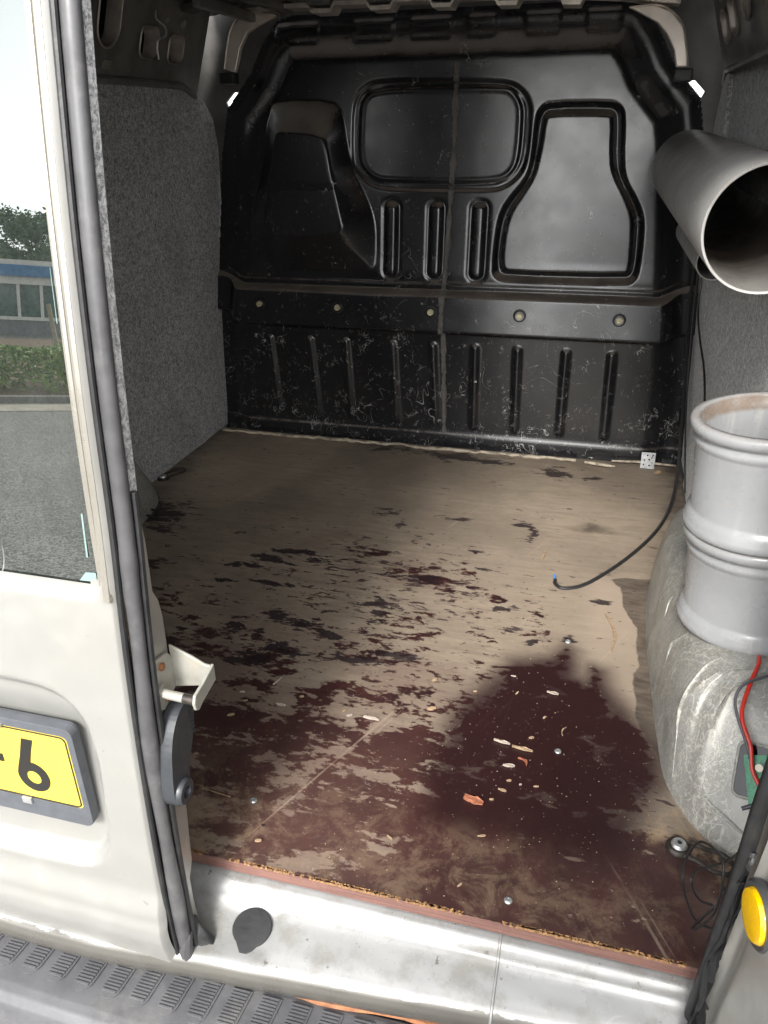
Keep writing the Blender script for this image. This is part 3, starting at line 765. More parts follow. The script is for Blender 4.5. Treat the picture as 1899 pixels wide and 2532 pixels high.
holes_l = [rrect(1.80, 1.885, .062, .20, .04), rrect(1.72, 1.775, .048, .085, .018), rrect(1.985, 2.065, .05, .115, .02), rrect(2.125, 2.20, .046, .108, .02), circ(2.185, .135, .009), circ(2.10, .135, .006), rrect(1.838, 1.866, .018, .034, .004)]
rl = rail(-1, holes_l, .78, 2.33, 'dark left roof rail with oval holes above the felt')
rr = rail(1, [rrect(1.60, 1.68, .06, .19, .04), rrect(1.80, 1.88, .062, .20, .04), rrect(1.985, 2.065, .05, .115, .02), rrect(2.125, 2.20, .046, .108, .02), circ(2.185, .135, .009)], .78, 2.33, 'dark right roof rail with holes beside the bulkhead')
hx = XC - .715 + .34 * .1
hk = Geo().tube(spline([(hx + .022, 2.035, 1.222), (hx + .018, 2.04, 1.205), (hx + .03, 2.055, 1.19), (hx + .03, 2.055, 1.17), (hx + .015, 2.035, 1.155), (hx + .012, 2.038, 1.118)], 5), .0025, 6).obj('wire_hook', 'zinc', None, True)
tag(hk, 'bent wire hook hanging from a hole in the left roof rail', 'hook')

# ---- linings
def lining(name, poly, xf, th, label):
    o = Geo().plate([poly], lambda y, z, w: (xf(y, z) + w, y, z), th).obj(name, 'felt', van, label=label)
    bv = o.modifiers.new('bevel', 'BEVEL'); bv.width = .006; bv.segments = 2; bv.limit_method = 'ANGLE'
    return o
lxf = lambda y, z: -1.242 + .052 * min(z, 1.1)
polyL = [(2.445, .0), (1.735, .0), (1.70, .012), (1.665, .05), (1.60, .16), (1.50, .235), (1.3, .26), (.80, .27), (.80, 1.062), (2.22, 1.060), (2.31, 1.052), (2.37, 1.030), (2.42, .985), (2.445, .90)]
lining('side_lining', polyL, lxf, -.012, 'grey felt lining panel on the left wall')
rxf = lambda y, z: .303 - .045 * min(z, 1.13) * min(1, max(0, (y - 1.6) / .6))
polyR = [(2.21, .0), (1.78, .0), (1.72, .14), (1.62, .22), (1.36, .24), (1.36, .60), (1.12, .62), (1.12, 1.13), (1.60, 1.12), (1.95, 1.11), (2.12, 1.10), (2.21, 1.08), (2.21, .7), (2.21, .35)]
lining('side_lining', polyR, rxf, .012, 'grey felt lining panel on the right wall behind the tubes')
polyR2 = [(2.445, .0), (2.185, .0), (2.185, 1.09), (2.25, 1.07), (2.37, .98), (2.445, .9)]
lining('lining_return', polyR2, lambda y, z: .312 - .066 * min(z, 1.15), .012, 'narrow felt strip between bulkhead and right lining')

# ---- door pillars either side of the bulkhead; daylight shows only through a small gap at each upper corner
for sgn in (-1, 1):
    f_ = lambda dx_, z: (XC + sgn * dx_, z)
    P = [f_(.90, -.1), f_(.60, -.1), f_(.60, .98), f_(.650, 1.000), f_(.682, 1.016), f_(.688, 1.030), f_(.660, 1.056), f_(.640, 1.054), f_(.60, 1.08), f_(.50, 1.20), f_(.50, 1.32), f_(.76, 1.29), f_(.90, 1.12)]
    Geo().plate([P], lambda u, v, w: (u, 2.450 + w, v), .01).obj('door_pillar', 'headroom', van)

# ---- outer shell (kept simple: only daylight gaps and the door surround show)
def shell(side):
    x0 = XC + side * .94
    pts = [(x0 - side * .03, -.18), (x0, .1), (x0, .55), (x0 - side * .05, 1.0), (x0 - side * .16, 1.30)]
    G = Geo(); vs, fs = [], []
    for i, (x, z) in enumerate(pts):
        vs += [(x, .66, z), (x, 2.42, z)]
        if i: fs.append((2 * i - 2, 2 * i - 1, 2 * i + 1, 2 * i))
    return G.add(vs, fs).obj('side_panel', 'paint_clean', van, True)
shell(-1); shell(1)
heightfield('roof_skin', np.linspace(-1.18, .24, 30), np.linspace(.66, 2.42, 8), lambda x, y: np.stack([x, y, roof_z(x) + .045 + 0 * y], -1), 'paint_clean', van)
Geo().box((-1.2, .70, -.16), (.26, 2.40, -.10)).obj('floor_pan', 'skin_edge', van)
for sx in (-1, 1):
    for y in (1.32,):
        Mx = Matrix.Translation((XC + sx * .76, y, GZ + .31)) @ Matrix.Rotation(math.radians(90), 4, 'Y')
        wh = Geo().lathe([(.19, -.09), (.24, -.095), (.30, -.08), (.31, -.04), (.31, .04), (.30, .08), (.24, .095), (.19, .09)], Mx, 40).obj('wheel', 'dark_rubber', van, True)
        Geo().lathe([(0, .05), (.06, .06), (.16, .03), (.19, .08), (.19, -.08), (0, -.06)], Mx, 40).obj('rim', 'zinc', wh, True)
# ---- plywood floor
fx = np.arange(-1.245, .3051, .005); fy = np.concatenate([np.arange(.690, 2.36, .005), [2.362]])
BLOB = [(.087, 1.27), (.113, 1.193), (.138, 1.154), (.161, 1.116), (.178, 1.075), (.19, 1.0), (.16, .97), (.14, .90), (.12, .83), (-.10, .84), (-.165, .844), (-.173, .92), (-.174, .985), (-.172, 1.057), (-.16, 1.111), (-.133, 1.158), (-.109, 1.214), (-.084, 1.265), (-.012, 1.291), (0, 1.31), (.017, 1.338), (.032, 1.318), (.036, 1.236), (.055, 1.233), (.065, 1.28)]  # outline of the photographer's shadow that is painted on the floor
STRIP = [(.30, 1.66), (.15, 1.640), (.115, 1.622), (.14, 1.591), (.143, 1.512), (.17, 1.439), (.172, 1.303), (.159, 1.273), (.163, 1.198), (.159, 1.158), (.176, 1.11), (.20, 1.05), (.30, 1.05)]
DUSTY = [(.188, 1.01), (.155, .946), (.138, .91), (.16, .875), (.188, .885), (.215, .87), (.235, .84), (.249, .76), (.30, .75), (.32, .95)]
SPOTS = [(-.333, 1.520, .075, .020), (-.40, 1.530, .03, .010), (-.70, 1.52, .07, .018), (-.77, 1.475, .06, .016), (-.585, 1.546, .07, .012), (-.66, 1.57, .06, .012), (-.505, 1.845, .035, .022), (-.44, 1.80, .012, .03), (-.30, 1.85, .05, .008),
         (-.60, 1.297, .03, .03), (-.548, 1.277, .045, .022), (-.47, 1.256, .04, .016), (-.611, 1.133, .06, .018), (-.55, 1.183, .06, .02), (-.387, 1.189, .06, .014), (-.31, 1.217, .05, .012), (-.405, 1.40, .03, .025), (-.389, 1.351, .02, .03), (-1.10, 1.70, .09, .05), (-1.13, 1.64, .09, .022), (-1.06, 1.60, .05, .02), (-1.20, 1.70, .05, .08),
         (-.20, 1.60, .03, .006), (-.22, 1.68, .02, .006), (-.12, 1.86, .03, .02), (-.10, 1.80, .012, .035), (-.05, 2.22, .05, .035), (.05, 2.20, .03, .02), (-.40, 2.28, .12, .03), (-.62, 2.30, .08, .025), (-.28, 2.27, .06, .03), (-.78, 1.40, .03, .008), (-.66, 1.42, .05, .010), (-.68, 1.23, .025, .03), (-.78, 1.20, .02, .008), (-.83, 1.29, .02, .006), (-.62, 1.22, .012, .03), (-.06, 1.33, .015, .008), (-.11, 1.36, .02, .007), (.018, 1.36, .012, .012), (.08, 1.52, .02, .008), (-.14, 1.44, .016, .006)]
def floor_attrs(x, y):
    n1 = wob(x * 1.0, y * 1.6, 7, 11); n2 = wob(x, y, 17, 5); n3 = wob(x * .6, y * 2.0, 30, 8)
    film = .09 + .235 * ss(1.90, 1.50, y) * ss(.06, -.12, x) + .13 * ss(1.42, 1.15, y) * ss(.02, -.12, x) + .09 * ss(1.22, .98, y) + .02 * ss(1.0, .82, y)
    film += (.11 * n1 + .06 * n2) * ss(1.9, 1.5, y) + .05 * n1
    film -= .10 * np.exp(-(((x + .80) / .16) ** 2 + ((y - 1.55) / .22) ** 2))
    film = np.where((x > -.02) & (y > 1.29), np.minimum(film, .06 + .05 * n2), film)
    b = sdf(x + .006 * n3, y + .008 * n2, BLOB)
    film = np.maximum(film, ss(-.03, .05, b) * (.80 + .10 * n1 + .05 * n2))  # intact film, kept fuller inside the painted shadow to deepen it
    film = np.maximum(film, (.92 + .10 * n1 + .06 * n2) * ss(.94, .86, y) * ss(-.30, -.15, x))
    black = np.zeros_like(x)
    for cx, cy, rx_, ry_ in SPOTS:
        black = np.maximum(black, .80 * np.exp(-(((x - cx - .01 * n3) / rx_ / 1.25) ** 2 + ((y - cy - .008 * n2) / ry_ / 1.35) ** 2) * .9))
    black = np.maximum(black, .6 * np.exp(-((y - 1.07 - .02 * n1) / .0) ** 2) if False else 0)
    strip = ss(-.004, .006, sdf(x + .016 + .004 * n3, y + .006 * n2, STRIP))
    grime = np.maximum(strip * .95, .36 * ss(2.10, 2.34, y) + .10 * n1)
    grime = np.maximum(grime, .40 * ss(-1.0, -1.22, x) + .12 * n1 * ss(-.8, -1.1, x))
    grime = np.maximum(grime, .6 * ss(.15, .30, x) * ss(1.6, 1.9, y))
    grime = np.maximum(grime, .24 * ss(1.85, 2.15, y) * (0.6 + .4 * n2))
    grime = np.maximum(grime, .55 * np.exp(-(((x - .04) / .13) ** 2 + ((y - 1.87) / .045) ** 2)))
    dust = np.maximum(.5 * ss(1.0, .72, y) * (.6 + .4 * n1), 1.15 * ss(-.02, .02, sdf(x + .01 * n3, y + .012 * n2, DUSTY)))
    dust = np.maximum(dust, .8 * ss(-.28, -.48, x) * ss(.92, .72, y))
    veil = .20 * ss(1.02, .76, y) * ss(.24, .0, x) + .15 * ss(-.1, -.25, x) * ss(1.25, .9, y)
    veil = np.maximum(veil, 0.9 * np.exp(-(((x - .235) / .022) ** 2 + ((y - .775) / .05) ** 2)))
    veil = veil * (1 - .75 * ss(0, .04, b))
    return dict(film=np.clip(film, 0, 1), grime=np.clip(grime, 0, 1), dust=np.clip(dust, 0, 1.2), veil=np.clip(veil, 0, 1), painted_shadow=ss(-.045, .022, b), pale=np.clip(.55 * ss(.02, .09, x) * ss(1.68, 1.58, y) * ss(1.10, 1.2, y) + .25 * np.exp(-(((x + .05) / .2) ** 2 + ((y - 1.5) / .22) ** 2)), 0, .7), speck=np.clip(np.exp(-(((x + .45) / .42) ** 2 + ((y - 1.45) / .33) ** 2)) * (.75 + .4 * n1), 0, 1) * ss(.05, -.1, b), black=np.clip(black, 0, 1))
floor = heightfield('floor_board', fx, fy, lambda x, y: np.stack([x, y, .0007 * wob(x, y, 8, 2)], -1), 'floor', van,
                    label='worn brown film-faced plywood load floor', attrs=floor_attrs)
G = Geo(); vs, fs = [], []
ex = np.arange(-1.245, .2201, .006)
for i, x in enumerate(ex):
    vs += [(x, .6898 + random.uniform(-.0006, .0006), -.0008), (x, .6892, -.0215)]
    if i: fs.append((2 * i - 2, 2 * i, 2 * i + 1, 2 * i - 1))
vs2 = [(x, y, z) for x in (-1.245, .3) for y in (.70, 2.36) for z in (-.0215, -.021)]
G.add(vs, fs).obj('front_edge', 'ply_edge', floor)
G = Geo()
for x in np.arange(-.56, .20, .0025):
    if math.sin(x * 19) + math.sin(x * 47 + 1) + random.uniform(-1, 1) < -.6: continue
    h = .0006 + .0016 * abs(math.sin(x * 31) * math.sin(x * 77)) + random.uniform(0, .001)
    if random.random() < .05: h += .003
    y0 = .6890; a = random.uniform(-.004, .004)
    G.add([(x - .002, y0 - .0008, -.0008 - random.uniform(0, .003)), (x + .002, y0 - .0008, -.0008 - random.uniform(0, .002)), (x + a + .0015, y0 + random.uniform(.0, .005), h), (x + a - .001, y0 + .003, h * .8)], [(0, 1, 2, 3)])
    G.add([(x - .003, y0 + .0005, .0012), (x + .003, y0 + .0005, .0012), (x + .003, y0 + .001 + random.uniform(0, .004), .0012), (x - .002, y0 + .001 + random.uniform(0, .004), .0012)], [(0, 1, 2, 3)])
fr = G.obj('frayed_edge', 'fray', floor); fr['kind'] = 'stuff'

# ---- wheel arches
foot = [(.46, 1.93), (.34, 1.88), (.279, 1.823), (.235, 1.775), (.209, 1.724), (.192, 1.637), (.179, 1.551), (.177, 1.409), (.18, 1.263), (.182, 1.139), (.188, 1.033), (.199, .984), (.214, .951), (.235, .915), (.287, .865), (.36, .82), (.46, .78)]
def arch(mirror):
    P = [Vector((x, y)) for x, y in [(v.x, v.y) for v in spline([(x, y, 0) for x, y in foot], 4)]]
    m = len(P); Nn = []
    for i in range(m):
        t = P[min(i + 1, m - 1)] - P[max(i - 1, 0)]; t.normalize(); Nn.append(Vector((t.y, -t.x)))     # outward (towards -x here)
    for k in range(m):
        if Nn[k].x > 0 and abs(Nn[k].x) > .3: Nn[k] = -Nn[k]
    lev = [(0, -.002), (.02, 0), (.05, .002), (.08, .005), (.11, .009), (.14, .015), (.165, .023), (.183, .035), (.196, .052), (.203, .075), (.206, .10)]
    vs, fs = [], []
    for z, s in lev:
        for k, p in enumerate(P):
            q = p - Nn[k] * s
            if Nn[k].y < 0: q.y += -Nn[k].y * .85 * max(0, z - .02); 
            if Nn[k].y > 0: q.y -= Nn[k].y * .85 * max(0, z - .02)
            q.x = min(q.x, .46); 
            dz = .0025 * math.sin(q.y * 22 + z * 9) 
            x = q.x + .001 * math.sin(q.y * 13 + z * 20)
            # two long pressed creases on the flank
            vs.append(((2 * XC - x) if mirror else x, q.y, z + dz * (z > .05)))
    L = len(lev)
    for j in range(L - 1):
        for k in range(m - 1):
            fs.append((j * m + k, j * m + k + 1, (j + 1) * m + k + 1, (j + 1) * m + k))
    top = [(L - 1) * m + k for k in range(m)]
    c = len(vs); xs = .46; vs.append(((2 * XC - xs) if mirror else xs, 1.33, .212))
    fs += [(top[k], top[k + 1], c) for k in range(m - 1)]
    return Geo().add(vs, fs).obj('wheel_arch', 'arch', van, True, label='scratched silver wheel arch' if not mirror else None)
archo = arch(False); arch(True)
for pts in ([(.25, 1.084, .202), (.228, 1.070, .191), (.206, 1.051, .158), (.198, 1.043, .118), (.199, 1.021, .076), (.199, .989, .017)], [(.212, 1.318, .174), (.200, 1.33, .15), (.194, 1.325, .130), (.190, 1.30, .09)], [(.212, 1.175, .178), (.198, 1.189, .152), (.192, 1.198, .132), (.189, 1.19, .08)], [(.21, .985, .058), (.233, .938, .050), (.261, .908, .047), (.30, .875, .040), (.36, .845, .035)]):
    Geo().tube(spline(pts, 6), [.0012 + .0022 * math.sin(math.pi * i / (6 * (len(pts) - 1))) ** .5 for i in range(6 * (len(pts) - 1) + 1)], 8).obj('pressed_bead', 'arch', archo, True)

# wall behind the tubes and the corner post
Geo().box((.440, .70, -.1), (.452, 1.5, 1.25)).obj('inner_wall', 'paint', van)

# lamp recess with its board
nrm = Vector((-.43, -.665, .61)).normalized(); hc = Vector((.2935, .938, .113)) + nrm * .003
tx_ = Vector((.030, -.012, .006)).normalized(); tx_ = (tx_ - nrm * tx_.dot(nrm)).normalized(); ty_ = nrm.cross(tx_)
def on_face(u, v, w): return hc + tx_ * u + ty_ * v + nrm * w
lamp = Geo().plate([rrect(-.021, .045, -.037, .037, .010)], on_face, .004).obj('lamp_recess', 'black_gloss', van, label='black lamp opening with loose circuit board')
Geo().tube([on_face(u, v, .004) for u, v in rrect(-.023, .047, -.039, .039, .011)] + [on_face(*rrect(-.023, .047, -.039, .039, .011)[0], .004)], .0022, 6, False).obj('recess_edge', 'arch', lamp, True)
def bd(u, v, w):
    c, s = math.cos(.25), math.sin(.25); return on_face(.008 + u * c - v * s, -.010 + u * s + v * c, .007 + w)
pc = Geo().plate([[(-.014, -.034), (.024, -.034), (.024, .034), (-.014, .034)]], bd, .002).obj('circuit_board', 'pcb', lamp)
for i in range(16):
    u, v = random.uniform(-.011, .018), random.uniform(-.03, .029); s1, s2 = random.uniform(.001, .003), random.uniform(.0012, .0035)
    Geo().plate([[(u, v), (u + s1, v), (u + s1, v + s2), (u, v + s2)]], lambda a, b, w: bd(a, b, .0022 + w), .0012).obj('component', random.choice(['chip_dark', 'chip_dark', 'chip_white']), lamp)
Geo().tube([bd(-.004, -.034, .006), bd(-.022, -.040, .006)], .003, 10).obj('component', 'chip_dark', lamp, True)
Geo().plate([circ(.006, .016, .0055)], lambda a, b, w: bd(a, b, .0022 + w), .004).obj('component', 'chip_white', lamp)

# ---- sill under the load floor
prof = [(.712, -.0245), (.690, -.0245), (.680, -.027), (.672, -.034), (.664, -.044), (.650, -.050), (.63, -.056), (.61, -.062), (.595, -.068), (.587, -.075), (.583, -.086), (.584, -.100), (.590, -.115), (.600, -.135), (.612, -.16)]
sx_ = np.arange(-1.2, .285, .012); su = np.arange(len(prof) * 3 - 2) / 3
PY = np.interp(su, range(len(prof)), [p[0] for p in prof]); PZ = np.interp(su, range(len(prof)), [p[1] for p in prof])
def sill_fn(x, u):
    y = np.interp(u, su, PY); z = np.interp(u, su, PZ)
    k = ss(2, 9, u)
    y = y + .085 * (np.clip(x, -.6, .3) + .30) * k * 0.9
    dent = .0034 * wob(x * 1.3, y * 3, 8, 4) * k
    pocket = ss(0, .02, rbox(x, u * .01, -.52, -.335, .03, .085, .015))
    return np.stack([x, y, z + dent - .006 * pocket * ss(2.6, 4.5, u) * ss(10, 6, u)], -1)
sill = heightfield('sill', sx_, su, sill_fn, 'sill', van, label='bare silver metal load sill', attrs=lambda x, u: dict(worn=ss(7.6, 9.6, u)))
def sill_pt(x, u): return Vector(sill_fn(np.array([[x]]), np.array([[u]]))[0, 0])
# black drain plug with a tab
c_ = sill_pt(-.378, 5.6); nx = (sill_pt(-.368, 5.6) - c_).normalized(); ny = (sill_pt(-.378, 4.6) - c_).normalized(); nn = nx.cross(ny).normalized()
pl = [(.028 * math.cos(a), .026 * math.sin(a)) for a in np.linspace(math.radians(-60), math.radians(235), 26)] + [(-.010, -.029), (-.006, -.034), (.004, -.034), (.010, -.029)]
o = Geo().plate([pl], lambda u, v, w: c_ + nx * u + ny * v + nn * (w + .001), .006).obj('drain_plug', 'dark_rubber', sill, label='round black rubber plug in the sill')
bv = o.modifiers.new('bevel', 'BEVEL'); bv.width = .0018; bv.segments = 2; bv.limit_method = 'ANGLE'
Geo().tube([sill_pt(-.034, u) + Vector((0, 0, .0006)) for u in np.linspace(.8, 12.5, 30)], .0020, 6).obj('weld_seam', 'sill', sill, True)

# ---- bumper step
bprof = [(.612, -.150), (.600, -.132), (.592, -.130), (.515, -.130), (.500, -.134), (.490, -.145), (.482, -.175), (.478, -.26), (.49, -.34)]
bx = np.arange(-1.35, .42, .05); bu = np.arange(len(bprof))
bump = heightfield('bumper', bx, np.arange(0, len(bprof) - .99, .25), lambda x, u: np.stack([x, np.interp(u, bu, [p[0] for p in bprof]) + .05 * (x - XC) ** 2, np.interp(u, bu, [p[1] for p in bprof])], -1), 'bumper', van, label='grey ribbed plastic bumper step')
# one tread pad: rounded tray with a stack of ridges
def pad_geo(x):
    G = Geo(); yo = .05 * (x - XC) ** 2
    def fn(u, v, w): return (x + u + v * .10, .588 + v + yo, -.1300 + w)
    shape = [(-.0155, 0), (.0155, 0)] + [(.0155 * math.cos(a), -.044 + .0155 * math.sin(a)) for a in np.linspace(0, -math.pi, 9)]
    G.plate([shape], fn, .0026)
    for i in range(11):
        v = -.004 - i * .0047; hw = .0125 if v > -.044 else .0125 * math.sqrt(max(.05, 1 - ((v + .044) / .0165) ** 2))
        G.plate([[(-hw, v), (hw, v), (hw, v + .0022), (-hw, v + .0022)]], lambda u, vv, w: fn(u, vv, w + .0026), .0026)
    return G
for i in range(24):
    pad_geo(-.912 + .0444 * i).obj('tread_pad', 'bumper', bump)
G = Geo(); pts = [(x, .602 + .02 * (x + .33) + .004 * math.sin(x * 30), -.126) for x in np.arange(-.33, .02, .02)]
G.tube(pts, [.004 + .002 * abs(math.sin(i * 1.7)) for i in range(len(pts))], 6).obj('rusty_edge', 'rust', bump, True)

# ---- left rear door (closed)
zk = [-.12, -.09, .08, .21, .345, .481, .565, .716, .876, 1.06, 1.30]; yk = [.580, .577, .575, .580, .588, .600, .612, .6236, .6415, .6700, .716]
def yprof(z): return np.interp(z, zk, yk)
_z = np.linspace(-.12, 1.3, 200); _y = yprof(_z)
for _ in range(60): _y[1:-1] = (_y[:-2] + 2 * _y[1:-1] + _y[2:]) / 4
def yprof(z): return np.interp(z, _z, _y)
door = empty('rear_door', (0, 0, 0)); door.parent = van; door.location = (0, 0, 0)
door['label'] = 'closed left rear door with mirroring window and plate'
WIN = rrect(-1.02, -.492, .507, 1.17, .022, 4)
REC = smooth_poly([(-1.10, .376), (-.64, .376), (-.58, .372), (-.549, .354), (-.534, .33), (-.531, .308), (-.525, .257), (-.533, .135), (-.549, .097), (-.575, .078), (-.64, .074), (-1.10, .074)], 1)
def door_fn(x, z):
    d = -.024 * ss(0, .016, sdf(x, z, REC)) * (1 - .55 * ss(.29, .36, z))
    d += .010 * ss(.062, .015, z) + .004 * ss(.012, -.01, z) - .008 * ss(-.02, -.09, z)
    d += .0006 * wob(x, z, 7, 9)
    d += -.006 * ss(.012, 0, -sdf(x, z, WIN))            # lip dips into the window
    d += .004 * ss(-.50, -.48, x) * ss(.49, .52, z)
    y = yprof(z) - d + .010 * ss(-.476, -.470, x) ** 2 + .02 * ((x + .47) / .7) ** 2 * 0
    return np.stack([x, y, z], -1)
dx = np.concatenate([np.arange(-1.13, -.80, .02), np.arange(-.80, -.4695, .005)]); dz = np.concatenate([np.arange(-.092, .52, .005), np.arange(.52, 1.26, .01)])
sk = heightfield('door_skin', dx, dz, door_fn, 'paint_clean', door, mask=lambda x, z: sdf(x, z, WIN) < .004)
yg = lambda z: .612 + .06 * (z - .565) + .11 * (z - .565) ** 2 + .004
heightfield('window_glass', np.linspace(-1.03, -.487, 30), np.linspace(.50, 1.18, 60), lambda x, z: np.stack([x, yg(z), z], -1), 'glass', door, label='tinted door window mirroring the yard')
# painted frame strips beside the glass
G = Geo(); zs = np.linspace(.515, 1.25, 24)
G.tube([(-.4885, yg(z) - .0035, z) for z in zs], .0042, 8)
G.obj('window_trim', 'trim', door, True)
Geo().tube([(-.4795, float(yprof(z)) - .001, z) for z in np.linspace(.50, 1.25, 24)], .0052, 8).obj('frame_strip', 'trim', door, True)
# strip of old tape on the glass
Geo().plate([[(0, 0), (.0022, 0), (.0012, .30), (.0008, .30)]], lambda u, v, w: (-.5055 + u + .02 * v, float(yg(.545 + v)) - .0008 - w, .545 + v), .0006).obj('tape_strip', 'tape', door)
Geo().plate([[(-.012, 0), (.010, .001), (.010, .012), (-.003, .011)]], lambda u, v, w: (-.507 + u, float(yg(.515 + v)) - .0008 - w, .515 + v), .0006).obj('tape_strip', 'tape', door)
# meeting-edge rubber: broad grey bulb and a dark lip
zs = np.linspace(-.105, 1.25, 70)
G = Geo().tube([(-.4575 + .0012 * math.sin(z * 17) * (z < .5), float(yprof(z)) + .011, z) for z in zs], [.0098 + .0010 * math.sin(z * 23 + 1) * (z < .55) for z in zs], 14, True, (1, .85), (0, 1, 0))
G.obj('edge_seal', 'rubber', door, True, 'long grey rubber seal down the door edge')
Geo().tube([(-.4690, float(yprof(z)) + .004, z) for z in zs], .0035, 8).obj('seal_lip', 'dark_rubber', door, True)
Geo().tube([(-.4480, float(yprof(z)) + .020, z) for z in np.linspace(-.10, .62, 40)], .0042, 8).obj('seal_lip', 'dark_rubber', door, True)
# inner skin, edge wall and felt
Geo().box((-1.12, .655, -.08), (-.505, .668, .60)).obj('inner_panel', 'paint', door)
G = Geo().plate([[(float(yprof(z)) + .021, z) for z in np.linspace(.58, 1.25, 12)] + [(float(yprof(z)) + .032, z) for z in np.linspace(1.25, .58, 12)]], lambda y, z, w: (-.4515 - w, y, z), .020)
G.obj('door_felt', 'felt', door)
wall = [(.59, -.085), (.618, -.085), (.612, -.02), (.613, .04), (.6245, .061), (.627, .096), (.635, .17), (.646, .309), (.651, .406), (.652, .443), (.649, .469), (.641, .486), (.644, .55), (.640, .62), (.60, .62), (.597, .45), (.59, .25), (.585, .08)]
wall = [(y + .011, z) for y, z in wall[1:14]] + [(float(yprof(z)) + .014, z) for z in np.linspace(.62, -.085, 14)]
o = Geo().plate([wall], lambda y, z, w: (-.4560 - w, y, z), .012).obj('door_edge', 'paint', door)
bv = o.modifiers.new('bevel', 'BEVEL'); bv.width = .003; bv.segments = 2; bv.limit_method = 'ANGLE'
Geo().plate([[(float(yprof(z)) + .018, z) for z in np.linspace(.50, 1.25, 10)] + [(float(yprof(z)) + .024, z) for z in np.linspace(1.25, .50, 10)]], lambda y, z, w: (-.476 - w, y, z), .63).obj('inner_felt', 'felt', door)
# torn rubber end
G = Geo(); vs, fs = [], []
for i, (u, zt, zb) in enumerate([(-.462, -.018, -.108), (-.452, -.024, -.112), (-.442, -.034, -.106), (-.432, -.045, -.104), (-.423, -.060, -.098)]):
    for k in range(6):
        t = k / 5; vs.append((u + .003 * math.sin(k * 2.1 + i), .606 - .010 * math.sin(math.pi * t) + .004 * math.sin(i * 2 + k), zt + (zb - zt) * t))
    if i: fs += [(6 * i - 6 + k, 6 * i + k, 6 * i + k + 1, 6 * i - 5 + k) for k in range(5)]
o = G.add(vs, fs).obj('torn_flap', 'dark_rubber', door, True, 'torn rubber flap at the foot of the seal')
sl = o.modifiers.new('solid', 'SOLIDIFY'); sl.thickness = .003
Geo().tube([(-.452, .590, -.030), (-.456, .584, -.06), (-.452, .585, -.115)], [.006, .010, .008], 8).obj('torn_flap', 'rubber', door, True)
# striker: bent plate with a pin
xw = -.4555
G = Geo()
base = [(.606, .400), (.618, .409), (.652, .400), (.662, .385), (.660, .345), (.628, .331), (.610, .345), (.604, .372)]
G.plate([base], lambda y, z, w: (xw + w, y, z), .004)
bp = [(xw + .002, .406), (-.425, .394), (-.408, .385), (-.400, .384), (-.398, .366), (-.412, .352), (xw + .002, .343)]
G.plate([bp], lambda x, z, w: (x, .658 + w, z), .004)
arm = [(.662, .386), (.662, .362), (.630, .357), (.617, .352), (.610, .357), (.608, .367), (.612, .376), (.634, .379)]
G.plate([arm], lambda y, z, w: (-.401 + w, y, z), .004)
o = G.obj('striker_bracket', 'striker', door, label='silver striker bracket with pin on the door edge')
bv = o.modifiers.new('bevel', 'BEVEL'); bv.width = .0015; bv.segments = 2; bv.limit_method = 'ANGLE'
Geo().tube([(xw + .003, .622, .364), (-.435, .620, .364), (-.399, .618, .364)], .0058, 14).obj('striker_pin', 'striker', door, True)
Geo().tube([(xw + .003, .622, .364), (xw + .009, .622, .364)], .010, 16).obj('pin_collar', 'striker', door, True)
Geo().tube([(-.417, .619, .364), (-.4012, .618, .364)], .0061, 14).obj('pin_sleeve', 'iron', door, True)
for y, z in ((.634, .392), (.636, .345)):
    Geo().tube([(xw + .003, y, z), (xw + .0075, y, z)], .005, 8).obj('rusty_screw', 'rust', door, True)
# black latch lever
lev = smooth_poly([(.636, .336), (.652, .330), (.660, .315), (.655, .290), (.640, .262), (.630, .245), (.628, .225), (.618, .208), (.604, .203), (.592, .211), (.588, .228), (.592, .262), (.600, .300), (.615, .325)], 2)
o = Geo().plate([lev, circ(.607, .224, .0075, 14)], lambda y, z, w: (xw + .004 + w, y, z), .019).obj('latch_lever', 'dark_plastic', door, label='black plastic latch lever')
bv = o.modifiers.new('bevel', 'BEVEL'); bv.width = .003; bv.segments = 3; bv.limit_method = 'ANGLE'
Geo().lathe([(.0075, .0), (.0085, .0055), (.0155, .0055), (.0175, .003), (.0178, -.002)], Matrix.Translation((xw + .024, .607, .224)) @ Matrix.Rotation(math.radians(90), 4, 'Y'), 28).obj('lever_boss', 'dark_plastic', door, True)
Geo().tube([(xw + .004, .607, .224), (xw + .020, .607, .224)], .0055, 10).obj('lever_screw', 'zinc', door, True)
for i in range(7):
    z = .282 + i * .0065
    Geo().box((xw + .0225, .646 - .0012 * i ** 1.1 * 0, z), (xw + .0240, .654, z + .0022)).obj('grip_rib', 'dark_plastic', door)

# ---- number plate
plate = empty('number_plate', (0, 0, 0)); plate.parent = van
plate['label'] = 'yellow number plate reading -6 in a grey holder'
py_ = lambda z: .5835 - .0 * z
def pfn(y0): return lambda u, v, w: (u - .0175, y0 + .007 - w, v)
Geo().plate([rrect(-1.075, -.5465, .178, .303, .010)], pfn(.5785), .0016).obj('plate_sheet', 'plate_yellow', plate)
Geo().plate([rrect(-1.0705, -.5505, .1815, .2995, .008), rrect(-1.0690, -.5520, .1830, .2980, .007)], pfn(.5768), .0010).obj('plate_border', 'plate_black', plate)
hold_o = rrect(-1.09, -.5395, .150, .314, .012); hold_i = rrect(-1.073, -.5485, .180, .301, .008)
o = Geo().plate([hold_o, hold_i], pfn(.5885), .0125).obj('plate_holder', 'holder_plastic', plate)
bv = o.modifiers.new('bevel', 'BEVEL'); bv.width = .003; bv.segments = 2; bv.limit_method = 'ANGLE'
Geo().plate([rrect(-1.088, -.5410, .1515, .3125, .012)], pfn(.5925), .008).obj('holder_back', 'holder_plastic', plate)
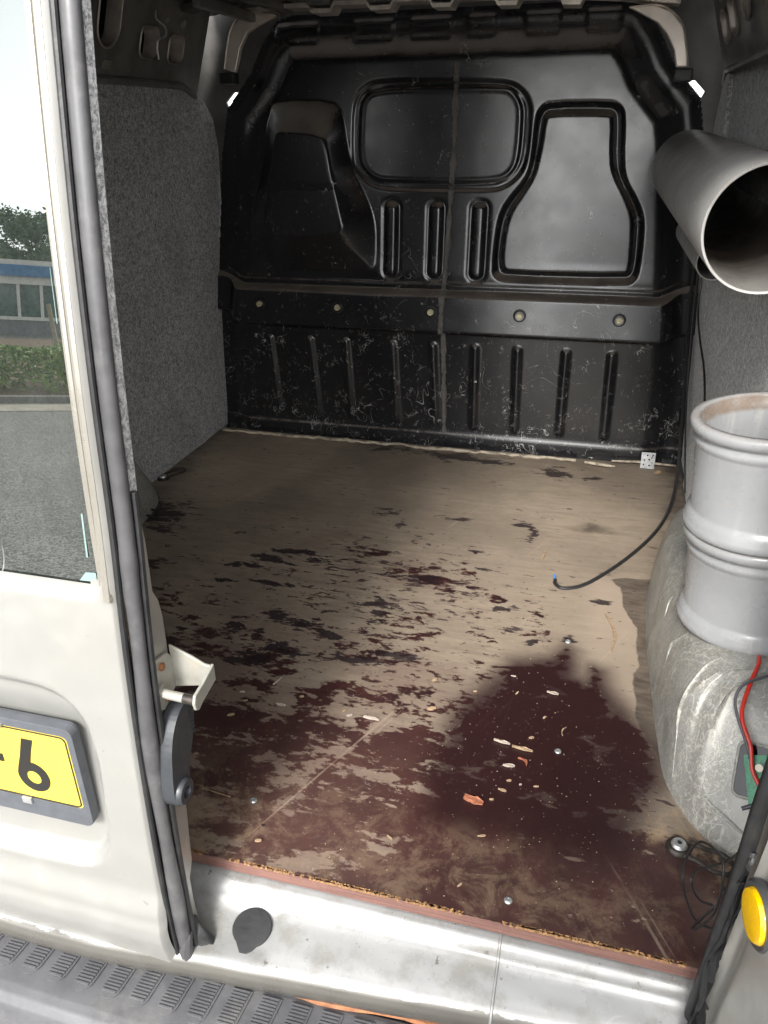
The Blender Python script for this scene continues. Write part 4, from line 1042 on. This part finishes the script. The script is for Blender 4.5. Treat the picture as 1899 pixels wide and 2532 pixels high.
for x in (-.64, -.80): Geo().box((x - .0175, .5795, .172), (x - .0035, .5835, .182), .001).obj('holder_clip', 'zinc', plate)
Geo().box((-.672, .5795, .298), (-.657, .5835, .304), .001).obj('holder_clip', 'zinc', plate)
# the two characters in view: a dash and a 6
cx, cz = -.6135, .2205
R0, R1 = .0232, .0105
out = [(cx + R0 * math.cos(a), cz + R0 * 1.06 * math.sin(a)) for a in np.linspace(math.radians(78), math.radians(-190), 34)]
out += [(cx - .0195, cz + .0150), (cx - .0125, cz + .0335), (cx - .0030, cz + .0640), (cx + .0130, cz + .0640), (cx + .0060, cz + .0440), (cx + .0005, cz + .0245)]
hole = [(cx + R1 * math.cos(a), cz - .001 + R1 * 1.05 * math.sin(a)) for a in np.linspace(0, 2 * math.pi, 24, endpoint=False)]
Geo().plate([out, hole], pfn(.5768), .0010).obj('plate_digit', 'plate_black', plate)
Geo().plate([[(-.690, .2375), (-.6535, .2375), (-.6535, .2500), (-.690, .2500)]], pfn(.5768), .0010).obj('plate_dash', 'plate_black', plate)

# ---- right rear door (open) with its reflector, and the body seal
rd = empty('rear_door', (0, 0, 0)); rd.parent = van
rd['label'] = 'open right rear door with amber reflector'
ddir = Vector((.172, -.985, 0)).normalized(); dn = Vector((-.985, -.172, 0)).normalized(); d0 = Vector((.2290, .650, 0))
tilt = -.06
def rfn(s, z):
    e = .010 * ss(.30, .345, s * 0 + .33) * 0
    em = .012 * ss(0, .02, sdf(s, z, smooth_poly([(.10, -.06), (.60, -.06), (.60, .10), (.30, .12), (.16, .17), (.10, .13)], 1)))
    em2 = -.008 * np.exp(-((s - .015) / .012) ** 2)
    h = em + em2 + .0006 * wob(s, z, 12, 5)
    p = np.array(d0)[None, None, :] + s[..., None] * np.array(ddir) + h[..., None] * np.array(dn)
    p[..., 2] = z; p[..., 0] += -tilt * (z - .22)
    return p
rsk = heightfield('inner_skin', np.arange(0, .66, .008), np.arange(-.09, 1.22, .012), rfn, 'paint', rd, flip=True)
for z0 in ():
    pass
rc = Vector((.2345, .6180, .206)); rn = Vector((-.985, -.172, .0)).normalized()
Mx = Matrix.Translation(rc) @ rn.to_track_quat('Z', 'Y').to_matrix().to_4x4()
Geo().lathe([(0, .0085), (.020, .0085), (.0265, .0075), (.0285, .0045), (.0290, -.004)], Mx, 40).obj('reflector', 'amber', rd, True, 'round amber reflector')
Geo().lathe([(.0290, .003), (.0335, .004), (.0365, .001), (.0370, -.006)], Mx, 40).obj('reflector_bezel', 'rubber', rd, True)
# outer face of the open door
def rfo(s, z):
    p = np.array(d0)[None, None, :] + s[..., None] * np.array(ddir) - .045 * np.array(dn); p[..., 2] = z; p[..., 0] += -tilt * (z - .22); return p
heightfield('outer_skin', np.linspace(0, .66, 8), np.linspace(-.09, 1.22, 10), rfo, 'paint_clean', rd)
# seal on the body opening
pts = [(.211, .662, -.075), (.213, .661, .0), (.216, .660, .10), (.2195, .660, .19), (.2215, .660, .30), (.2225, .662, .50), (.20, .69, .9), (.16, .72, 1.2)]
Geo().tube(spline(pts, 8), .0085, 10, True, (1, 1)).obj('body_seal', 'dark_rubber', van, True, 'dark rubber seal up the right side of the opening')
fl = Geo(); vs, fs = [], []
for i, z in enumerate(np.linspace(.26, -.10, 16)):
    w = .006 + .022 * ss(.2, -.05, z)
    for k in range(5):
        t = k / 4; vs.append((.232 - .006 - w * (1 - t) * .8 + .003 * math.sin(i * 1.3 + k), .652 - .018 * ss(.15, -.1, z) + .006 * math.sin(i * .9 + k * 1.7) + .006 * t, z))
    if i: fs += [(5 * i - 5 + k, 5 * i + k, 5 * i + k + 1, 5 * i - 4 + k) for k in range(4)]
o = fl.add(vs, fs).obj('foam_flap', 'dark_rubber', van, True, 'crumpled black foam at the right corner of the sill')
sl = o.modifiers.new('solid', 'SOLIDIFY'); sl.thickness = .004
Geo().lathe([(0, .006), (.005, .0055), (.008, .002), (.008, -.003)], Matrix.Translation((.219, .622, -.045)) @ Matrix.Rotation(math.radians(90), 4, 'X'), 16).obj('push_pin', 'dark_rubber', van, True)
Geo().box((.24, .662, -.12), (.455, .72, 1.02), .004).obj('corner_post', 'paint', van)
Geo().box((-1.395, .664, -.12), (-1.11, .74, 1.02), .01).obj('corner_post', 'paint_clean', van)

# ---- lashing eyes
def lash(x, y, rot, mat1, lab):
    e = empty('lashing_eye', (0, 0, 0)); e.parent = van; e['label'] = lab
    Rz = Matrix.Translation((x, y, .002)) @ Matrix.Rotation(rot, 4, 'Z')
    Geo().lathe([(0, .006), (.013, .006), (.0165, .004), (.0185, 0), (.0185, -.002)], Rz, 28).obj('base_disc', mat1, e, True)
    Geo().lathe([(0, .0095), (.0035, .0095), (.004, .011), (.009, .0105), (.0115, .007), (.0118, .005)], Rz, 24).obj('screw', 'zinc', e, True)
    Geo().lathe([(0, .0113), (.0033, .0113), (.0033, .0108)], Rz, 6).obj('screw_socket', 'hole', e)
    pts = [Rz @ Vector(p) for p in [(.012, .015, .006), (.030, .014, .007), (.055, .018, .008), (.072, .012, .008), (.076, 0, .008), (.072, -.012, .008), (.055, -.018, .008), (.030, -.014, .007), (.012, -.015, .006)]]
    Geo().tube(spline(pts, 5), .0032, 8).obj('ring', mat1, e, True)
lash(.2025, .874, math.radians(-22), 'iron', 'grimy lashing eye by the right wheel arch')
lash(-1.19, 1.68, math.radians(-15), 'dark_rubber', 'black lashing eye at the left wall')
lash(-1.225, 1.90, math.radians(60), 'iron', 'small lashing eye under the left lining')

# ================================================================ THINGS IN THE LOAD SPACE
def cyl_M(p, d): return Matrix.Translation(p) @ Vector(d).normalized().to_track_quat('Z', 'Y').to_matrix().to_4x4()
# big tube
p0, p1 = Vector((.213, 1.182, .829)), Vector((.186, 2.235, .856)); L = (p1 - p0).length
R_, T_ = .0855, .0042
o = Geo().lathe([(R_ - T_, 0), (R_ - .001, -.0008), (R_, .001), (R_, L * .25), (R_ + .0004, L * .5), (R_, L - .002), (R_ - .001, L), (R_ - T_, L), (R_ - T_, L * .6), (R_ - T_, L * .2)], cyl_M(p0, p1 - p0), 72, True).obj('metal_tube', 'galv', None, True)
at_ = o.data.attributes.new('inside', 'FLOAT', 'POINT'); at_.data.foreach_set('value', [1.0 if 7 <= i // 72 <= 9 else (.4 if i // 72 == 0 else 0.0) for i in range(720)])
tag(o, 'wide dull grey metal tube lying high along the right wall', 'tube')
p0, p1 = Vector((.222, 1.72, .750)), Vector((.216, 2.22, .752)); L = (p1 - p0).length
# the thinner tube nests under the wide one
o2 = Geo().lathe([(.0335, 0), (.0355, -.0005), (.0362, .001), (.0362, L), (.0335, L), (.0335, L * .3)], cyl_M(p0 + Vector((0, 0, -.044)), p1 - p0), 48, True).obj('metal_tube', 'galv', None, True)
tag(o2, 'thinner grey metal tube tucked beneath the wide tube', 'tube')
# wall bracket that carries both tubes
for y in (1.62, 2.08):
    G = Geo(); z0 = .646
    G.box((.255, y - .012, .70), (.298, y + .012, .755), .001); G.box((.298, y - .012, .66), (.3025, y + .012, .80), .001)
    o = G.obj('tube_bracket', 'iron', van)

# grey plastic sockets, one on the other, leaning a little
ax = Vector((-.096, -.003, 1)).normalized(); pb = Vector((.312, 1.212, .2065))
def socket(p, h, lab, grimy):
    r = .109; k = [(r - .006, 0), (r + .0085, .0), (r + .0115, .006), (r + .011, .014), (r + .0075, .019), (r + .007, .026), (r + .0022, .030), (r, .036), (r, h - .044), (r + .001, h - .040), (r + .0035, h - .036), (r + .0035, h - .030), (r + .001, h - .026), (r + .002, h - .020), (r + .0085, h - .016), (r + .0095, h - .006), (r + .006, h), (r - .004, h), (r - .006, h - .004), (r - .007, h - .014), (r - .0095, h - .017), (r - .0095, h - .022), (r - .012, h - .028), (r - .012, .01)]
    Mx = cyl_M(p, ax); G = Geo().lathe(k, Mx, 72, True)
    n = 72; gr = []
    for i, (rr_, z) in enumerate(k): gr += [(.75 if 18 <= i <= 21 else (.25 if 16 <= i <= 17 else 0.0)) * grimy] * n
    o = mk('pipe_socket', G.v, G.f, 'pvc', None, True, None, None, dict(grime=gr))
    bm = bmesh.new(); bm.from_mesh(o.data); bmesh.ops.recalc_face_normals(bm, faces=bm.faces[:]); bm.to_mesh(o.data); bm.free()
    return tag(o, lab, 'pipe')
socket(pb, .176, 'grey plastic pipe socket standing on the right wheel arch, under its twin', 1)
socket(pb + ax * .1775, .182, 'grey plastic pipe socket stacked on top of another, rim grimy brown', 1)

def cable(name, pts, r, mat, lab, n=8, cat='cable', res=8):
    return tag(Geo().tube(spline(pts, res), r, n).obj(name, mat, None, True), lab, cat)
cable('cable', [(-.024, 1.585, .0045), (-.022, 1.566, .0045), (0, 1.553, .0045), (.051, 1.588, .005), (.135, 1.718, .006), (.21, 1.875, .008), (.255, 2.02, .02), (.272, 2.12, .06), (.272, 2.19, .16), (.266, 2.26, .31), (.252, 2.305, .50), (.245, 2.31, .70)], .0042, 'cable', 'black cable hanging by the bulkhead corner and trailing onto the floor')
cable('blue_sleeve', [(-.027, 1.605, .005), (-.0255, 1.595, .0047), (-.024, 1.585, .0045)], .0030, 'blue', 'blue stripped end of the black floor cable', cat='sleeve')
cable('cable', [(.262, 2.25, .60), (.267, 2.22, .50), (.270, 2.10, .45), (.272, 1.98, .42), (.274, 1.88, .36), (.276, 1.80, .25), (.280, 1.75, .19)], .0028, 'cable', 'thin black cable running down the right felt behind the plastic sockets')
cable('cable', [(.2485, 2.297, .74), (.2575, 2.297, .60), (.263, 2.29, .48), (.272, 2.235, .30), (.280, 2.15, .17), (.290, 2.05, .05)], .0026, 'cable', 'slim second black cable strung close beside the thick one')
wz = lambda x, y, z: (x, y, z)
cable('wire', [(.303, 1.085, .213), (.300, 1.065, .214), (.283, 1.022, .200), (.272, .982, .176), (.284, .948, .150), (.288, .928, .126), (.298, .910, .112)], .0030, 'red_wire', 'red wire dropping from the sockets to the circuit board', cat='wire')
cable('wire', [(.335, 1.05, .215), (.308, 1.038, .212), (.276, 1.022, .203), (.264, 1.005, .188), (.267, .982, .172), (.281, .948, .146), (.290, .924, .122), (.300, .906, .110)], .0022, 'grey_wire', 'grey wire crossing the red wire at the circuit board', cat='wire')
cx_ = lambda y, z, dx=0: (.212 + dx, y, z)
coil = [(.235, .70, .235), (.222, .705, .185), (.205, .765, .085), (.203, .765, .060), (.207, .728, .078), (.212, .690, .118), (.208, .700, .085), (.205, .722, .032), (.206, .705, .055), (.212, .678, .125), (.214, .690, .172), (.212, .715, .178), (.203, .775, .128), (.199, .806, .055), (.200, .798, .022), (.203, .750, .034), (.208, .708, .060), (.222, .66, .115)]
cable('wire', coil, .0017, 'cable', 'tangle of thin black wire at the right corner by the door seal', 6, 'wire')

# perforated steel plate leaning in the corner
P4 = [(0, 0), (.041, 0), (.041, .050), (0, .050)]
hl = [circ(x, y, .0026, 10) for x, y in ((.009, .012), (.026, .010), (.033, .019), (.010, .026), (.024, .028), (.018, .041), (.034, .042))]
lean = math.radians(12)
o = Geo().plate([P4] + hl, lambda u, v, w: (.1855 + u, 2.318 + v * math.sin(lean) - w, .002 + v * math.cos(lean)), .0018).obj('perforated_plate', 'zinc', None)
tag(o, 'small perforated steel plate leaning against the bulkhead foot', 'plate')

# wood chips, slivers, straws
CH = 'wood chips on the plywood floor'
def chip(x, y, l, w, a, mat, lab, cat='chip', grp=CH, h=.003, bend=0.0):
    n = 6; up, lo = [], []
    for i in range(n):
        t = i / (n - 1); hw = w * (.35 + .65 * math.sin(math.pi * min(1, max(.08, t + random.uniform(-.08, .08))))) * random.uniform(.75, 1.15) / 2
        px = (t - .5) * l; c = bend * math.sin(math.pi * t)
        up.append((px, c + hw)); lo.append((px, c - hw))
    ca, sa = math.cos(a), math.sin(a); out = up + lo[::-1]
    tip = random.uniform(0, .5) * h
    fn = lambda u, v, ww: (x + u * ca - v * sa, y + u * sa + v * ca, .0012 + ww * (1 + .3 * math.sin(u * 300)) + tip * (u / l + .5))
    o = Geo().plate([out], lambda u, v, ww: Vector(fn(u, v, ww)) - Vector((x, y, 0)), h).obj('wood_chip', mat, None)
    o.location = (x, y, 0)
    return tag(o, lab, cat, grp)
PALE = 'small pale wood chip scattered on the dark part of the plywood floor'
for x, y, l, w, a in [(-.001, 1.179, .022, .007, -.2), (-.059, .975, .020, .007, .05), (-.029, 1.05, .009, .005, .3), (-.063, .919, .014, .005, -.3), (-.224, 1.162, .009, .007, .5), (-.055, .942, .008, .004, .1), (-.011, .94, .008, .003, 0), (-.011, 1.107, .006, .004, .8), (-.077, .896, .007, .003, .1), (-.078, 1.211, .010, .003, -.2), (-.213, 1.081, .016, .010, .4), (-.143, 1.148, .007, .003, 0), (-.066, 1.162, .008, .003, .9), (-.036, .938, .004, .004, 0),
                      (-.486, 1.023, .019, .006, -.1), (-.565, .975, .013, .006, .5), (-.457, 1.054, .008, .006, .3), (-.571, 1.039, .010, .004, .1), (-.354, 1.026, .011, .005, .4), (-.367, 1.036, .008, .003, .9), (-.678, .981, .016, .005, .1), (-.581, .871, .007, .004, 0), (-.564, .812, .010, .004, -.1), (-.555, 1.017, .008, .003, .2), (-.405, .73, .010, .005, .2), (-.082, .822, .012, .003, .2), (-.099, .731, .008, .003, .8), (-.215, .785, .012, .003, -.6)]:
    chip(x, y, l, w, a, random.choice(['chip_wood', 'chip_wood', 'chip_pale']), PALE, h=.002)
chip(-.104, .886, .032, .013, -.25, 'chip_orange', 'biggest reddish orange wood chip on the plywood floor', h=.004)
chip(-.077, 1.027, .029, .005, -.15, 'chip_pale', 'straight whitish sliver of wood on the dark floor patch', h=.003)
chip(-.041, 1.019, .036, .006, -.12, 'chip_wood', 'long thin pinkish splinter beside a whitish sliver', h=.003)
chip(-.038, .988, .022, .004, -.8, 'chip_orange', 'hook shaped orange splinter on the dark floor patch', h=.003, bend=.006)
chip(.026, 1.08, .024, .002, 1.35, 'chip_wood', 'tiny upright straw curl on the dark floor patch', h=.002, bend=.004)
chip(-.313, 1.028, .030, .006, -.08, 'chip_pale', 'flat pale lath end lying among dark streaks', h=.003)
chip(-.518, 1.085, .026, .003, 1.25, 'chip_pale', 'thin whitish sliver standing out left of the worn patch', h=.002)
chip(-.058, 1.704, .050, .006, 1.45, 'chip_wood', 'tan sliver lying behind the blue cable end', h=.002)
chip(.097, 1.402, .135, .007, 1.66, 'chip_wood', 'long curved bark strip near the right wheel arch', h=.003, bend=-.014)
chip(-.507, .800, .050, .0016, -.12, 'chip_wood', 'thin straw with a thick end near the latch lever', h=.0015)
chip(.235, 2.285, .018, .012, .2, 'chip_wood', 'tan crumb beside the perforated plate', h=.006)
for x, y in ((-.444, .801), (.018, 1.352), (-.030, .725), (.018, 1.03)):
    o = Geo().lathe([(0, .0022), (.002, .0022), (.0022, .0026), (.0048, .0022), (.0058, .0012), (.006, 0)], Matrix.Translation((x, y, .0005)), 14).obj('screw_head', 'zinc', floor, True)
# crumbs
V, F = [], []
for i in range(520):
    if random.random() < .75: x, y = random.gauss(.0, .17), random.gauss(.98, .16)
    else: x, y = random.uniform(-.9, .2), random.uniform(.72, 1.5)
    if not (-.95 < x < .17 and .70 < y < 1.9): continue
    s = random.choice([.0004, .0005, .0006, .0008, .0012]); k = len(V)
    V += [(x - s, y - s * .6, .001), (x + s, y - s * .4, .001), (x + s * .3, y + s, .001), (x, y, .001 + s * 1.2)]
    F += [(k, k + 1, k + 3), (k + 1, k + 2, k + 3), (k + 2, k, k + 3)]
o = mk('crumbs', V, F, 'crumb'); o['kind'] = 'stuff'; o['label'] = 'fine pale crumbs and sawdust on the plywood floor'; o['category'] = 'sawdust'

# ================================================================ the photographer, standing behind the lens: only the shadow and a dim reflection show
per = empty('person', (0, -.45, GZ), 'person in dark clothes behind the camera, holding up a phone', 'person')
def skin(name, chains, mat, sub=2):
    V, E_, Rr = [], [], []
    idx = {}
    def vid(p, r):
        k = tuple(round(c, 4) for c in p)
        if k not in idx: idx[k] = len(V); V.append(p); Rr.append(r)
        return idx[k]
    for ch in chains:
        ids = [vid(p, r) for p, r in ch]
        E_ += [(a, b) for a, b in zip(ids[:-1], ids[1:])]
    me = bpy.data.meshes.new(name); off = wloc(per)
    me.from_pydata([tuple(Vector(p) - off) for p in V], E_, []); me.materials.append(M[mat])
    o = bpy.data.objects.new(name, me); C.objects.link(o); o.parent = per
    o.modifiers.new('skin', 'SKIN').use_smooth_shade = True
    sd = me.skin_vertices[0].data
    for i, r in enumerate(Rr): sd[i].radius = (r if isinstance(r, tuple) else (r, r))
    sd[0].use_root = True
    sb = o.modifiers.new('sub', 'SUBSURF'); sb.levels = sb.render_levels = sub
    return o
M['cloth'] = simple('dark_cloth', (0.035, 0.037, 0.045), 0.9)
M['skin'] = simple('skin', (0.50, 0.30, 0.22), 0.55)
M['hair'] = simple('dark_hair', (0.03, 0.02, 0.015), 0.7)
pel = ((0, -.45, .38), (.15, .11))
ch = [[pel, ((0, -.455, .55), (.135, .10)), ((0, -.45, .74), (.155, .11)), ((0, -.44, .86), (.13, .09)), ((0, -.43, .935), .055), ((0, -.405, .99), .052)]]
for sx in (-1, 1):
    ch.append([pel, ((.09 * sx, -.45, .30), .095), ((.11 * sx, -.43, -.08), .062), ((.12 * sx, -.46, -.46), .042), ((.125 * sx, -.43, -.515), .040), ((.135 * sx, -.30, -.525), .032)])
    ch.append([((0, -.44, .86), (.13, .09)), ((.18 * sx, -.44, .865), .060), ((.255 * sx, -.32, .65), .044), ((.15 * sx, -.13, .80), .034), ((.075 * sx, -.045, .885), .026)])
skin('body', ch, 'cloth')
head = Geo(); vs, fs = [], []
nh, mh = 20, 14
for j in range(mh + 1):
    ph = math.pi * j / mh
    for k in range(nh):
        th = 2 * math.pi * k / nh
        x = .076 * math.sin(ph) * math.cos(th); y = .095 * math.sin(ph) * math.sin(th); z = .118 * math.cos(ph)
        if z < 0: x *= 1 + .9 * z; y = y * (1 + .6 * z) + (.012 if y > 0 else -.0) * -z * 8
        if y > .085 and -.05 < z < .02: y += .018 * (1 - abs(z + .02) / .04)
        vs.append((x, -.375 + y, 1.085 + z))
    if j: fs += [((j - 1) * nh + k, (j - 1) * nh + (k + 1) % nh, j * nh + (k + 1) % nh, j * nh + k) for k in range(nh)]
head.add(vs, fs).obj('head', 'skin', per, True)
hv = [(x * 1.07, -.375 + (y + .375) * 1.07 - .012, 1.085 + (z - 1.085) * 1.06 + .008) for x, y, z in vs]
keep = [f for f in fs if sum(hv[i][2] for i in f) / 4 > 1.12 or (sum(hv[i][1] for i in f) / 4 < -.40 and sum(hv[i][2] for i in f) / 4 > 1.02)]
Geo().add(hv, keep).obj('hair', 'hair', per, True)
for sx in (-1, 1):
    hc_ = Vector((.060 * sx, -.034, .905))
    ch = [[(tuple(Vector((.075 * sx, -.045, .885))), .024), (tuple(hc_), (.020, .012))]]
    for q in range(4):
        b_ = hc_ + Vector((-.004 * sx, .004, .018 - q * .016))
        ch.append([(tuple(hc_), (.020, .012)), (tuple(b_), .0085), (tuple(b_ + Vector((-.016 * sx, -.002, .010))), .008), (tuple(b_ + Vector((-.022 * sx, -.020, .012))), .0065)])
    ch.append([(tuple(hc_), (.020, .012)), (tuple(hc_ + Vector((-.012 * sx, -.018, .012))), .0095), (tuple(hc_ + Vector((-.026 * sx, -.026, .028))), .0075)])
    skin('hand', ch, 'skin')
pc_ = CAM - fwd * .016 - upv * .055
Mp = Matrix.Translation(pc_) @ Matrix((rgt, upv, -fwd)).transposed().to_4x4()
ph_ = Geo().box((-.037, -.078, -.004), (.037, .078, .004), .003, Mp).obj('phone', 'black_gloss', None, origin=tuple(pc_))
tag(ph_, 'black phone held up behind the lens', 'phone')
